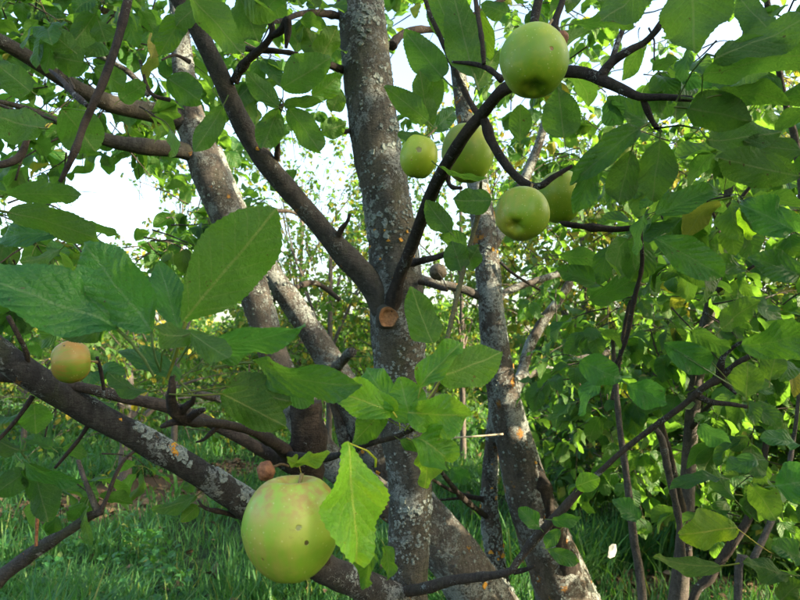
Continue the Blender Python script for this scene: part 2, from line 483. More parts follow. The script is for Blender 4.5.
VAR = []
for i in range(14):
    rg = random.Random(100 + i)
    VAR.append(dict(wl=rg.uniform(.50, .70), fold=rg.uniform(.1, .75), curl=rg.uniform(-.1, 1.4), wave=rg.uniform(.02, .06), twist=rg.uniform(-.7, .7), edge=rg.uniform(0, .3), seed=i, bite=rg.choice((0, 0, .35))))
def variants(mat, nl=8, nw=2, serr=0.03):
    return [leaf_mesh('leaf', mat=mat, nl=nl, nw=nw, serr=serr, pet=.30, **a) for a in VAR]

def arrays(me):
    v = np.zeros(len(me.vertices) * 3, dtype=np.float32); me.vertices.foreach_get('co', v)
    lp = np.zeros(len(me.loops), dtype=np.int32); me.loops.foreach_get('vertex_index', lp)
    ls = np.zeros(len(me.polygons), dtype=np.int32); me.polygons.foreach_get('loop_total', ls)
    uv = np.zeros(len(me.loops) * 2, dtype=np.float32); me.uv_layers[0].data.foreach_get('uv', uv)
    return v.reshape(-1, 3), lp, ls, uv.reshape(-1, 2)

def joined(name, srcs, mats, which, rnd, material):
    """many transformed copies of small meshes as ONE mesh; mats: (n,4,4)"""
    Vs, Ls, Ts, Us, Rs = [], [], [], [], []
    off = 0
    for k, (v, lp, ls, uv) in enumerate(srcs):
        sel = np.nonzero(which == k)[0]
        if not len(sel): continue
        A = mats[sel]
        W = np.einsum('nij,vj->nvi', A[:, :3, :3], v) + A[:, None, :3, 3]
        nv = len(v)
        Vs.append(W.reshape(-1, 3))
        Ls.append((lp[None, :] + (off + np.arange(len(sel)) * nv)[:, None]).ravel())
        Ts.append(np.tile(ls, len(sel))); Us.append(np.tile(uv, (len(sel), 1)))
        Rs.append(np.repeat(rnd[sel], len(ls)))
        off += nv * len(sel)
    V = np.concatenate(Vs).astype(np.float32); Lp = np.concatenate(Ls).astype(np.int32)
    T = np.concatenate(Ts).astype(np.int32); U = np.concatenate(Us).astype(np.float32); Rn = np.concatenate(Rs).astype(np.float32)
    me = bpy.data.meshes.new(name)
    me.vertices.add(len(V)); me.vertices.foreach_set('co', V.ravel())
    me.loops.add(len(Lp)); me.loops.foreach_set('vertex_index', Lp)
    me.polygons.add(len(T))
    st = np.zeros(len(T), dtype=np.int32); st[1:] = np.cumsum(T)[:-1]
    me.polygons.foreach_set('loop_start', st)
    me.uv_layers.new(name='UVMap').data.foreach_set('uv', U.ravel())
    me.attributes.new('rnd', 'FLOAT', 'FACE').data.foreach_set('value', Rn)
    me.update(calc_edges=True)
    me.shade_smooth()
    me.materials.append(material)
    return me

LV = {k: variants(M[k], 10, 2, .05) for k in ('leaf', 'leaf_far', 'leaf_dark', 'leaf_sunlit')}
LOWSRC = [arrays(leaf_mesh('low_leaf', nl=3, nw=1, serr=0, pet=0, mat=M['leaf_far'], **{**a, 'bite': 0})) for a in VAR[:6]]
MIDSRC = [arrays(m) for m in LV['leaf']]

def rand_leaf(rg, p, outward, size, droop=.55):
    """matrix of a leaf at p: points outward and hangs a little, upper face to the sky"""
    ax = Vector(outward).normalized() + Vector((rg.gauss(0, .55), rg.gauss(0, .55), rg.gauss(-droop, .45)))
    n = Vector((rg.gauss(0, .45), rg.gauss(0, .45), 1.0))
    m = leaf_frame(ax, n).to_4x4()
    L = size * rg.uniform(.6, 1.15)
    m = m @ Matrix.Scale(L, 4)
    m.translation = p + Vector(ax).normalized() * L * .28
    return m

def spray(rg, start, direction, length, r0, n_leaf, size, leaves, tw, sag=.25, droop=.55):
    """a leafy twig: its tube goes into builder tw (None: none), its leaves into the list"""
    d = Vector(direction).normalized()
    pts = []; p = Vector(start)
    seg = 5
    for i in range(seg + 1):
        pts.append((p.copy(), r0 * (1 - .75 * i / seg)))
        d = (d + Vector((rg.gauss(0, .16), rg.gauss(0, .16), rg.gauss(-sag * .3, .12)))).normalized()
        p = p + d * (length / seg)
    if tw is not None: tube(tw, pts, 5, length / 7, .05, 20)
    k = 0
    while k < n_leaf:
        t = rg.uniform(.15, 1.0); i = min(seg - 1, int(t * seg)); q = pts[i][0].lerp(pts[i + 1][0], t * seg - i)
        dd = pts[i + 1][0] - pts[i][0]
        g = min(rg.randint(2, 4), n_leaf - k)
        for _ in range(g):
            side = Vector((rg.gauss(0, 1), rg.gauss(0, 1), rg.gauss(.1, .6)))
            leaves.append(rand_leaf(rg, q, dd.normalized() * .7 + side.normalized(), size, droop))
        k += g
    return pts

def in_ball(rg):
    while True:
        v = Vector((rg.uniform(-1, 1), rg.uniform(-1, 1), rg.uniform(-1, 1)))
        if v.length < 1: return v

def crown_sprays(rg, c, rad, n, length, n_leaf, size, leaves, tw, heart=None, sag=.25, droop=.55, shell=.3, gaps=()):
    for _ in range(n):
        v = in_ball(rg)
        if v.length < shell: v = v.normalized() * rg.uniform(shell, 1)
        s = c + Vector((v.x * rad[0], v.y * rad[1], v.z * rad[2]))
        d0_ = (s - (heart or c)).normalized() * length * .5
        q = proj(s + d0_)
        if q and any(((q[0] - g[0]) / g[2]) ** 2 + ((q[1] - g[1]) / g[3]) ** 2 < 1.15 and rg.random() > g[4] for g in gaps): continue
        d = (s - (heart or c)) + Vector((rg.gauss(0, .3) * rad[0], rg.gauss(0, .3) * rad[1], rg.gauss(0, .3) * rad[2]))
        spray(rg, s, d, length * rg.uniform(.6, 1.2), length * .011, n_leaf, size, leaves, tw, sag, droop)

def keep_out(leaves, gaps, rg):
    """thin a leaf list where the photo shows open sky: gaps = [(px,py,rx,ry,keep)] """
    out = []
    for m in leaves:
        q = proj(m.translation + m.col[1].xyz * .5)
        ok = True
        if q:
            for (gx, gy, rx, ry, kp) in gaps:
                if ((q[0] - gx) / rx) ** 2 + ((q[1] - gy) / ry) ** 2 < 1 and rg.random() > kp: ok = False; break
        if ok: out.append(m)
    return out

def emit(leaves, parent, matkey, limit, rg, low=False, stuff_name='foliage', minpx=9.0):
    """the largest-showing leaves become parts, the rest one stuff part"""
    off = root_loc(parent)
    info = []
    for m in leaves:
        c = m.translation + m.col[1].xyz * .5
        q = proj(c)
        s = 0
        if q and -20 < q[0] < 820 and -20 < q[1] < 620: s = m.col[1].xyz.length / q[2] * FPX
        info.append(s)
    order = sorted(range(len(leaves)), key=lambda i: -info[i])
    single = [i for i in order[:limit] if info[i] >= minpx]
    ss = set(single)
    T = Matrix.Translation(-off)
    for i in single:
        o = bpy.data.objects.new('leaf', rg.choice(LV[matkey])); COL.objects.link(o)
        o.parent = parent
        o.matrix_local = T @ leaves[i]
    rest = [i for i in range(len(leaves)) if i not in ss]
    if rest:
        src = LOWSRC if low else MIDSRC
        mats = np.array([np.array(T @ leaves[i]) for i in rest])
        which = np.array([rg.randrange(len(src)) for _ in rest])
        rn = np.array([rg.random() for _ in rest])
        link(stuff_name, joined(stuff_name, src, mats, which, rn, M[matkey]), parent, kind='stuff')

def crust(name, fr_list, mat, parent, n, rmin, rmax, rg, bias=None, lift=1.0, clump=.1):
    """crinkled lichen plates standing on a limb's bark"""
    mb = MB()
    tries = 0; made = 0
    while made < n and tries < n * 40:
        tries += 1
        fr = rg.choice(fr_list); i = rg.randrange(1, len(fr) - 2)
        p, r, x, y = fr[i]; tt = rg.random()
        p = p.lerp(fr[i + 1][0], tt); r = r + (fr[i + 1][1] - r) * tt
        an = rg.uniform(0, 6.283)
        d = x * math.cos(an) + y * math.sin(an)
        c = p + d * r * lift
        if noise.noise(c * 14 + Vector((5, 5, 5))) + .6 * noise.noise(c * 45) < clump: continue
        if bias and not bias(c, d): continue
        t = x.cross(y).normalized(); e = d.cross(t)
        rr = rg.uniform(rmin, rmax); k = 7
        ring0, ring1 = [], []
        for j in range(k):
            a = 6.283 * j / k; q = rr * rg.uniform(.45, 1.25)
            b = c + (t * math.cos(a) + e * math.sin(a)) * q
            # follow the bark's round
            rel = b - p; rel = rel - t * rel.dot(t)
            b = b + rel.normalized() * (r * lift - rel.length)
            ring0.append(b - d * .001); ring1.append(b.lerp(c, .25) + d * rr * rg.uniform(.10, .42))
        o = len(mb.v); mb.grid([ring0, ring1])
        mb.v.append(c + d * rr * .12); ci = len(mb.v) - 1
        for j in range(k): mb.f.append((o + k + j, o + k + (j + 1) % k, ci))
        made += 1
    if mb.v: part(name, mb, mat, parent, False, kind='stuff')

# ================================================================== SETTING
rg = random.Random(5)
def ground_z(x, y):
    return .05 * noise.noise(Vector((x * .5, y * .5, 0))) + .03 * noise.noise(Vector((x * 1.7, y * 1.7, 3)))

def make_ground():
    xs = sorted(set([-600, -200, -60, -25] + [i * .35 - 14 for i in range(81)] + [25, 60, 200, 600]))
    ys = sorted(set([-200, -60, -20] + [i * .35 - 8 for i in range(92)] + [40, 70, 150, 400, 900]))
    mb = MB()
    mb.grid([[Vector((x, y, ground_z(x, y) if abs(x) < 20 and -10 < y < 30 else 0)) for x in xs] for y in ys], closed=False)
    mb.f = [f[::-1] if False else f for f in mb.f]
    k = NT('orchard_ground'); o = k.n('ShaderNodeNewGeometry').outputs['Position']
    n1 = k.noise(o, 1.1, 5, .6); n2 = k.noise(o, 18, 6, .7); n3 = k.noise(o, 90, 3, .7)
    col = k.mix(k.ramp(n2, .35, .65), c3(.014, .028, .010), c3(.026, .056, .016))
    col = k.mix(k.ramp(n1, .55, .68, 0, .6), col, k.mix(n3, c3(.05, .035, .02), c3(.13, .09, .05)))
    for (sx_, sy_, rx, ry) in SOIL:
        vm = k.n('ShaderNodeVectorMath', operation='DISTANCE')
        k.set(vm.inputs[0], k.map(o, (1 / rx, 1 / ry, 0), (-sx_ / rx, -sy_ / ry, 0))); vm.inputs[1].default_value = (0, 0, 0)
        d = k.math('ADD', vm.outputs['Value'], k.math('MULTIPLY', k.math('SUBTRACT', n2, .5), .9))
        col = k.mix(k.ramp(d, .75, 1.05, 1.0, 0.0), col, k.mix(n3, c3(.055, .035, .022), c3(.17, .11, .065)))
    m = k.done(k.bsdf(col, .95, k.bump(k.math('ADD', n2, n3), .03), .15))
    o = link('ground', mesh_of('ground', mb, m)); o['kind'] = 'structure'

def gp(px, py):
    """point of the ground seen at a pixel"""
    a = P(px, py, 1.0); o = Vector((0, 0, CAM_H)); d = a - o
    return o + d * (CAM_H / -d.z)

SOIL = []
for (px, py, rx, ry) in ((150, 496, .75, 1.0), (45, 515, .55, .35), (690, 590, .5, .3), (232, 470, .3, .6)):
    g = gp(px, py); SOIL.append((g.x, g.y, rx, ry))
make_ground()

# ------------------------------------------------------------------ grass and weeds
def blade_mesh(seed, bend):
    rg_ = random.Random(seed)
    v, f, uv = [], [], []
    n = 4
    for i in range(n + 1):
        t = i / n; hw = .024 * (1 - t ** 1.8) + .0012
        y = bend * t ** 2.1; z = t * (1 - .30 * bend * t)
        cx = .05 * math.sin(t * 3 + seed)
        v += [(cx - hw, y, z), (cx + hw, y + .006, z)]; uv += [(t * .9, .36), (t * .9, .64)]
    for i in range(n): f.append((2 * i, 2 * i + 1, 2 * i + 3, 2 * i + 2))
    me = bpy.data.meshes.new('blade'); me.from_pydata(v, [], f)
    lay = me.uv_layers.new(name='UVMap'); vi = np.zeros(len(me.loops), dtype=np.int32); me.loops.foreach_get('vertex_index', vi)
    lay.data.foreach_set('uv', np.array(uv, dtype=np.float32)[vi].ravel())
    return arrays(me)

BLADES = [blade_mesh(i, .15 + .12 * i) for i in range(7)]
def soil_at(x, y):
    return any(((x - a) / c) ** 2 + ((y - b) / d) ** 2 < .8 for a, b, c, d in SOIL)
def make_grass():
    rg = random.Random(11)
    mats, which, rn = [], [], []
    N = 80000
    while len(mats) < N:
        y = 1.3 * (16 / 1.3) ** rg.random()
        x = rg.uniform(-.80, .80) * y + rg.uniform(-.3, .3)
        if soil_at(x, y) and rg.random() < .95: continue
        tall = noise.noise(Vector((x * 1.3, y * 1.3, 9)))
        if tall < -.1 and rg.random() < .45: continue
        if noise.noise(Vector((x * 5, y * 5, 17))) < -.12 and rg.random() < .75: continue
        # short sward with taller tufts
        h = (.12 + .22 * max(0, tall + .15)) * rg.uniform(.5, 1.45)
        wd = h * rg.uniform(.75, 1.35)
        if y > 5: wd *= 1.6
        m = Matrix.Translation((x, y, ground_z(x, y) - .01)) @ Matrix.Rotation(rg.uniform(0, 6.283), 4, 'Z') @ Matrix.Rotation(rg.gauss(0, .22), 4, 'X') @ Matrix.Diagonal((wd, h, h, 1))
        mats.append(np.array(m)); which.append(rg.randrange(7)); rn.append(rg.random())
    link('grass', joined('grass', BLADES, np.array(mats), np.array(which), np.array(rn), M['grass']), kind='stuff')
    # broad-leaved weeds between the blades
    mats, which, rn = [], [], []
    for _ in range(2400):
        y = 1.5 * (12 / 1.5) ** rg.random(); x = rg.uniform(-.78, .78) * y
        if soil_at(x, y) and rg.random() < .6: continue
        if noise.noise(Vector((x * .9, y * .9, 31))) < -.05: continue
        g = Vector((x, y, ground_z(x, y) + .02)); s = rg.uniform(.025, .06); t0 = rg.random()
        for q in range(rg.randint(4, 8)):
            a = rg.uniform(0, 6.283); el = rg.uniform(.15, 1.1)
            ax = Vector((math.cos(a) * math.cos(el), math.sin(a) * math.cos(el), math.sin(el)))
            m = leaf_frame(ax, Vector((rg.gauss(0, .3), rg.gauss(0, .3), 1))).to_4x4() @ Matrix.Scale(s * rg.uniform(.7, 1.3), 4)
            m.translation = g + Vector((math.cos(a), math.sin(a), 0)) * s * .3 + Vector((0, 0, rg.uniform(0, .14)))
            mats.append(np.array(m)); which.append(rg.randrange(6)); rn.append((t0 + rg.uniform(0, .1)) % 1)
    link('weeds', joined('weeds', LOWSRC, np.array(mats), np.array(which), np.array(rn), M['grass']), kind='stuff')
    # dead leaves and straw on the bare soil
    mats, which, rn = [], [], []
    for (sx_, sy_, rx, ry) in SOIL:
        for _ in range(260):
            v = in_ball(rg); x, y = sx_ + v.x * rx, sy_ + v.y * ry
            m = leaf_frame(Vector((rg.gauss(0, 1), rg.gauss(0, 1), rg.gauss(0, .2))), Vector((rg.gauss(0, .4), rg.gauss(0, .4), 1))).to_4x4() @ Matrix.Scale(rg.uniform(.03, .09), 4)
            m.translation = (x, y, ground_z(x, y) + rg.uniform(.005, .03))
            mats.append(np.array(m)); which.append(rg.randrange(6)); rn.append(rg.random())
    for _ in range(500):
        y = 1.6 * (11 / 1.6) ** rg.random(); x = rg.uniform(-.78, .78) * y
        m = leaf_frame(Vector((rg.gauss(0, 1), rg.gauss(0, 1), rg.gauss(0, .4))), Vector((rg.gauss(0, .5), rg.gauss(0, .5), 1))).to_4x4() @ Matrix.Scale(rg.uniform(.03, .09), 4)
        m.translation = (x, y, ground_z(x, y) + rg.uniform(.02, .14))
        mats.append(np.array(m)); which.append(rg.randrange(6)); rn.append(rg.random())
    link('leaf_litter', joined('leaf_litter', LOWSRC, np.array(mats), np.array(which), np.array(rn), M['litter']), kind='stuff')
make_grass()

# ================================================================== BACKGROUND TREES
def orchard_tree(label, x, y, h, rad, n, size, seed, matkey='leaf_far', trunk_r=.05, group='orchard trees growing behind', zc=None, lean=0.0, leaf_n=14, limit=0, low=True, name='orchard_tree', gaps=None, spl=.45, stem_mat='bark_young', shell=.3):
    rg = random.Random(seed)
    t = thing(name, label, 'tree' if 'tree' in name else 'shrub', (x, y, 0), group)
    zc = zc or h - rad[2]
    c = Vector((x + lean, y, zc))
    mb = MB(); tube(mb, [(Vector((x, y, -.05)), trunk_r * 1.3), (Vector((x + lean * .2, y, zc * .4)), trunk_r), (c.lerp(Vector((x, y, zc)), .3), trunk_r * .8), (c + Vector((0, 0, rad[2] * .6)), trunk_r * .2)], 10, .08, .12, 9)
    part('trunk', mb, M[stem_mat], t)
    for k in range(6):
        a = k * 1.05 + rg.uniform(0, .6); z0 = zc * rg.uniform(.45, .95)
        e = c + Vector((math.cos(a) * rad[0] * .75, math.sin(a) * rad[1] * .75, rg.uniform(-.2, .8) * rad[2]))
        s = Vector((x + lean * .4, y, z0))
        mb = MB(); tube(mb, [(s, trunk_r * .55), (s.lerp(e, .5) + Vector((0, 0, .12)), trunk_r * .38), (e, trunk_r * .12)], 7, .1, .12, 12)
        part('branch', mb, M[stem_mat], t)
    leaves = []; tw = MB()
    crown_sprays(rg, c, rad, n, spl, leaf_n, size, leaves, tw, heart=Vector((x, y, zc - rad[2] * .5)), shell=shell, gaps=gaps or ())
    if gaps: leaves = keep_out(leaves, gaps, rg)
    part('twigs', tw, M['bark_twig'], t, kind='stuff')
    emit(leaves, t, matkey, limit, rg, low)
    return t

SKYGAPS = [(110, 198, 50, 30, .3), (310, 205, 40, 70, .5), (445, 190, 22, 40, .5), (640, 70, 26, 22, .0), (20, 60, 30, 30, .5), (215, 110, 26, 40, .4)]
def at(px, d): return (px - 400) / FPX * d
# nearest rows, right to left
BG = [
 ('broad leafy tree behind the slender right hand stem, yellow sunlight coloured into its crown', 700, 5.2, 3.3, (1.25, .9, 1.35), 230, .085, 1),
 ('bushy tree with leaves coloured sunlit yellow just right of the orange spotted trunk', 585, 5.6, 3.3, (.95, .8, 1.45), 200, .08, 2),
 ('leafy tree at the far right edge behind the hanging dark leaves', 850, 4.9, 3.4, (1.2, .9, 1.5), 190, .085, 3),
 ('loose crowned tree seen in the gap between the centre trunk and the spotted trunk', 462, 7.6, 4.3, (.85, .8, 1.75), 170, .08, 4),
 ('sparse tree against the white sky just left of the centre trunk', 300, 9.0, 4.6, (1.3, .9, 1.7), 220, .09, 5),
 ('low round tree on the far grass left of the apple with a red cheek', 30, 8.4, 1.95, (1.4, 1.0, .75), 130, .08, 6),
 ('loose tree whose leaves hang against the white sky behind the left leaning trunk', 178, 7.6, 3.7, (.95, .8, 1.3), 95, .08, 7),
 ('small loose tree on the grass in the gap left of the centre trunk', 330, 6.6, 2.9, (.75, .7, 1.0), 210, .075, 10),
 ('tall tree far behind at the left edge above the red cheeked apple', -60, 10.5, 5.0, (1.9, 1.2, 1.9), 170, .10, 8),
 ('tall dense tree far behind the right hand trees', 640, 10.5, 5.2, (2.4, 1.4, 2.2), 300, .10, 9),
]
for (lb, px, d, h, rad, n, size, sd_) in BG:
    orchard_tree(lb, at(px, d), d, h, rad, int(n * 1.7), size, sd_, 'leaf_sunlit' if 'yellow' in lb else 'leaf_far', trunk_r=.032, gaps=SKYGAPS)
# shrubs that close the view under the crowns
SH = [
 ('dark leafy shrub low behind the right hand stems', 690, 4.0, 1.35, (.85, .55, .68), 190, .085, 21),
 ('glossy dark shrub low at the right edge', 800, 3.6, 1.3, (.7, .5, .66), 150, .085, 22),
 ('green shrub at the foot of the sunlit tree right of the spotted trunk', 575, 4.8, 1.35, (.62, .5, .68), 110, .075, 23),
 ('small shrub in the gap right of the centre trunk over the bright grass', 462, 8.4, 1.9, (1.0, .6, .95), 170, .08, 24),
 ('wide dark green shrub at the far left over the grass', 60, 9.6, 2.0, (1.6, .7, .95), 190, .08, 26),
 ('dark green shrub on the far grass below the white sky left of the trunk', 325, 9.6, 2.15, (1.4, .7, 1.05), 230, .08, 27),
 ('broad shrub on the far grass behind the left hand leaf cluster', 170, 11.0, 2.0, (1.6, .7, .95), 190, .085, 28),
 ('low green shrub seen past the left leaning trunk', 250, 8.6, 1.75, (1.0, .6, .85), 150, .08, 25),
]
for (lb, px, d, h, rad, n, size, sd_) in SH:
    orchard_tree(lb, at(px, d), d, h, rad, int(n * 1.6), size, sd_, 'leaf_dark', .018, 'shrubs under the orchard trees', h * .5, name='leafy_shrub', spl=.3)
# short stumpy tree on the bare soil patch
g = gp(124, 489)
orchard_tree('small stumpy tree standing on the bare brown soil patch at left', g.x, g.y, 1.55, (.95, .6, .48), 110, .075, 31, 'leaf_far', .055, 'orchard trees growing behind', .92)

# far wood closing the horizon
def far_wood():
    rg = random.Random(77); mats, which, rn = [], [], []
    for _ in range(26000):
        x = rg.uniform(-34, 34); y = rg.uniform(24, 32)
        top = 3.0 + 1.0 * noise.noise(Vector((x * .25, 1, 4))) + .6 * noise.noise(Vector((x * .9, 2, 4)))
        z = top * rg.random() ** .9
        m = leaf_frame(Vector((rg.gauss(0, 1), rg.gauss(0, 1), rg.gauss(-.4, .6))), Vector((rg.gauss(0, .5), rg.gauss(0, .5), 1))).to_4x4() @ Matrix.Scale(rg.uniform(.25, .55), 4)
        m.translation = (x, y, z)
        mats.append(np.array(m)); which.append(rg.randrange(6)); rn.append(rg.random())
    link('distant_wood', joined('distant_wood', LOWSRC, np.array(mats), np.array(which), np.array(rn), M['leaf_far']), kind='stuff')
far_wood()

# trees on the right; two unseen ones are added to shade the near trees
orchard_tree('unseen dense apple tree added beyond the right edge to shade the near trees', 3.0, -.35, 3.5, (1.2, 1.05, 1.5), 640, .095, 41, 'leaf_dark', .08, None, name='apple_tree', low=True)
orchard_tree('dense apple tree at the far right whose leaves crowd the right edge', 3.2, 3.3, 2.75, (1.2, 1.2, 1.2), 420, .088, 45, 'leaf_dark', .07, None, name='apple_tree', low=False)
orchard_tree('second unseen dense apple tree added further right to shade the near trees', 4.3, -1.15, 4.4, (1.4, 1.35, 1.8), 720, .095, 42, 'leaf_dark', .08, None, name='apple_tree', low=True)


# ================================================================== THE LEFT LEANING TREE (behind the centre trunk)
base = P(530, 690, 2.0); base.z = 0
MT = thing('apple_tree', 'leaning pale grey forked tree behind the centre trunk, reaching up to the left', 'tree', base)
def two(a): return a
lt, f1 = limb('trunk', [(545, 720, 2.0, 74), (500, 628, 1.95, 66), (455, 560, 1.9, 54), (405, 490, 1.9, 42), (360, 420, 1.9, 31)], M['bark_pale'], MT, 18, .10, 10, .15, 1)
l2, f2 = limb('branch', [(368, 432, 1.9, 32), (330, 362, 1.9, 26), (300, 315, 1.92, 24), (268, 268, 1.95, 21), (240, 215, 1.98, 18), (215, 150, 2.05, 14)], M['bark_pale'], MT, 14, .09, 12, .12, 2)
l3, f3 = limb('branch', [(440, 540, 1.88, 34), (370, 490, 1.80, 32), (325, 455, 1.78, 30), (298, 415, 1.78, 29), (272, 350, 1.78, 29), (254, 290, 1.78, 31), (238, 240, 1.78, 33), (214, 185, 1.78, 35), (198, 145, 1.78, 32), (188, 100, 1.78, 24), (182, 55, 1.8, 20), (178, 10, 1.82, 16), (172, -50, 1.85, 14)], M['bark_pale'], MT, 16, .10, 12, .15, 3)
limb('branch', [(205, 158, 1.78, 20), (180, 150, 1.74, 17), (150, 147, 1.70, 16), (120, 143, 1.66, 14), (85, 133, 1.60, 11), (50, 118, 1.55, 8), (10, 104, 1.5, 5), (-30, 98, 1.45, 4)], M['bark_limb'], MT, 10, .12, 14, .2, 4)
limb('branch', [(195, 128, 1.78, 22), (170, 116, 1.75, 20), (140, 110, 1.70, 19), (112, 104, 1.65, 17), (85, 92, 1.6, 15), (55, 75, 1.55, 14), (25, 55, 1.5, 13), (-5, 38, 1.45, 12), (-60, 10, 1.4, 10)], M['bark_limb'], MT, 10, .12, 14, .25, 5)
limb('branch', [(180, 40, 1.8, 10), (150, 26, 1.75, 8), (120, 16, 1.7, 7), (92, 6, 1.65, 7), (60, -12, 1.6, 6)], M['bark_limb'], MT, 8, .12, 16, .2, 6)
limb('branch', [(150, 95, 1.72, 8), (128, 72, 1.7, 6), (103, 58, 1.68, 5), (72, 45, 1.66, 4), (40, 20, 1.6, 3)], M['bark_pale'], MT, 7, .12, 20, .2, 7)
for q in ([(84, 8, 1.6, 5), (81, 25, 1.58, 5), (80, 35, 1.58, 4), (86, 50, 1.56, 3)], [(60, 78, 1.5, 4), (62, 65, 1.5, 3), (75, 90, 1.45, 3)], [(198, 190, 1.75, 4), (170, 100, 1.2, 4), (150, 92, 1.2, 4), (140, 60, 1.2, 3)][1:],
          [(0, 105, 1.2, 3), (25, 114, 1.2, 3.5), (45, 117, 1.2, 3), (70, 128, 1.2, 2)], [(340, 300, 2.3, 5), (315, 283, 2.3, 6), (290, 290, 2.2, 6), (270, 300, 1.95, 8)], [(320, 240, 2.2, 3), (295, 213, 2.1, 4), (255, 213, 2.0, 5), (232, 215, 1.8, 6)]):
    limb('twig', q, M['bark_twig'], MT, 6, .12, 30, .3, 8)
limb('twig', [(262, 410, 1.75, 9), (240, 405, 1.5, 8), (215, 398, 1.4, 7), (190, 392, 1.3, 6)], M['bark_pale'], MT, 8, .12, 20, .3, 9)
limb('branch', [(330, 385, 1.88, 8), (318, 392, 1.8, 10), (300, 405, 1.78, 11)], M['bark_pale'], MT, 8, .12, 20, .3, 10)
limb('branch', [(352, 352, 1.6, 10), (345, 358, 1.7, 10), (332, 382, 1.88, 12), (345, 440, 1.9, 14), (352, 490, 1.9, 15)], M['bark_pale'], MT, 9, .12, 20, .3, 11)
crust('lichen', [f1, f2, f3], M['lichen'], MT, 1800, .002, .006, random.Random(3), clump=.02)
crust('orange_lichen', [f1], M['lichen_orange'], MT, 16, .005, .012, random.Random(4), bias=lambda c, d: d.y < 0, clump=.1)
ML = []
rg = random.Random(61)
for (px, py, d, rad, n, nl, size) in (
    (40, 30, 1.9, (.30, .35, .22), 15, 7, .080), (110, 60, 2.0, (.26, .3, .2), 13, 7, .078), (25, 120, 2.1, (.25, .3, .18), 12, 7, .075),
    (95, 118, 1.7, (.18, .25, .12), 7, 6, .075), (150, 60, 2.4, (.3, .3, .3), 12, 7, .08), (170, 190, 2.5, (.24, .3, .2), 11, 7, .075), (40, -20, 1.8, (.45, .4, .2), 14, 7, .08),
    (195, 235, 2.5, (.2, .3, .16), 8, 7, .07), (70, 245, 1.9, (.3, .3, .12), 12, 7, .08), (145, 255, 2.2, (.25, .3, .12), 9, 7, .078), (20, 290, 2.2, (.3, .3, .2), 9, 7, .078), (75, 70, 2.3, (.4, .3, .3), 16, 7, .078), (130, 225, 2.0, (.24, .3, .09), 7, 7, .075), (20, 225, 1.6, (.22, .25, .1), 9, 7, .08), (285, 45, 2.5, (.3, .3, .28), 11, 7, .075), (160, -30, 2.0, (.6, .4, .2), 14, 7, .08)):
    tw = None
    twb = MB()
    crown_sprays(rg, P(px, py, d), rad, int(n * 1.7), .26, nl, size, ML, twb, sag=.4, gaps=[(112, 200, 66, 40, .05), (310, 200, 45, 80, .2)])
    part('twigs', twb, M['bark_twig'], MT, kind='stuff')
ML = keep_out(ML, [(112, 200, 60, 34, .0), (310, 200, 45, 80, .15), (180, 90, 10, 50, .3), (190, 135, 30, 22, .3)], rg)
emit(ML, MT, 'leaf', 300, rg)

# ================================================================== THE ORANGE SPOTTED TREE (right of the centre trunk)
base = P(575, 690, 2.1); base.z = 0
JT = thing('apple_tree', 'grey trunk with orange lichen spots right of the centre trunk, thin second stem beside it', 'tree', base)
_, j1 = limb('trunk', [(600, 720, 2.1, 77.4), (585, 650, 2.1, 68.4), (566, 595, 2.1, 59.4), (545, 540, 2.1, 52.2), (527, 490, 2.1, 45), (515, 445, 2.1, 38.7), (505, 405, 2.1, 33.3), (497, 360, 2.1, 27.9), (491, 310, 2.12, 25.2), (487, 262, 2.15, 25.2), (482, 215, 2.18, 22.5), (474, 160, 2.22, 19.8), (462, 100, 2.3, 16.2), (455, 30, 2.35, 12.6), (450, -60, 2.4, 9)], M['bark_spot'], JT, 20, .10, 10, .10, 21)
_, j2 = limb('branch', [(497, 400, 2.15, 14), (492, 450, 2.2, 15), (489, 500, 2.2, 17), (494, 550, 2.2, 19), (505, 610, 2.2, 22), (530, 690, 2.15, 26)], M['bark_spot'], JT, 12, .11, 14, .12, 22)
limb('branch', [(488, 250, 2.15, 15), (500, 232, 2.2, 13), (515, 200, 2.25, 11), (540, 140, 2.3, 9), (560, 60, 2.3, 7)], M['bark_spot'], JT, 10, .1, 14, .1, 23)
limb('branch', [(488, 300, 2.15, 9), (465, 290, 2.1, 9), (445, 285, 2.1, 9), (425, 280, 2.1, 9), (400, 270, 2.15, 7), (350, 262, 2.2, 6)], M['bark_pale'], JT, 9, .1, 16, .2, 24)
limb('branch', [(492, 300, 2.15, 7), (515, 288, 2.2, 7), (545, 278, 2.25, 7), (570, 270, 2.3, 6), (620, 255, 2.4, 5)], M['bark_pale'], JT, 8, .1, 18, .2, 25)
limb('branch', [(505, 385, 2.2, 8), (528, 375, 2.6, 8), (560, 365, 2.8, 7), (585, 358, 2.9, 7), (620, 350, 3.0, 5)], M['bark_pale'], JT, 8, .1, 18, .2, 26)
limb('branch', [(512, 400, 2.2, 10), (521, 375, 2.7, 11), (530, 345, 2.8, 11), (545, 318, 2.85, 11), (560, 298, 2.9, 9), (590, 250, 3.0, 6)], M['bark_spot'], JT, 9, .1, 16, .2, 27)
for q in ([(440, 470, 1.75, 4), (450, 483, 1.8, 5), (465, 500, 2.0, 6), (486, 516, 2.18, 6)], [(425, 475, 2.0, 3), (455, 492, 2.1, 4), (487, 500, 2.2, 5)], [(440, 500, 2.1, 2.5), (470, 498, 2.15, 3), (488, 503, 2.2, 3)],
          [(500, 262, 2.1, 3), (515, 275, 2.1, 3), (540, 290, 2.2, 2.5)]):
    limb('twig', q, M['bark_dark'], JT, 6, .12, 30, .3, 28)
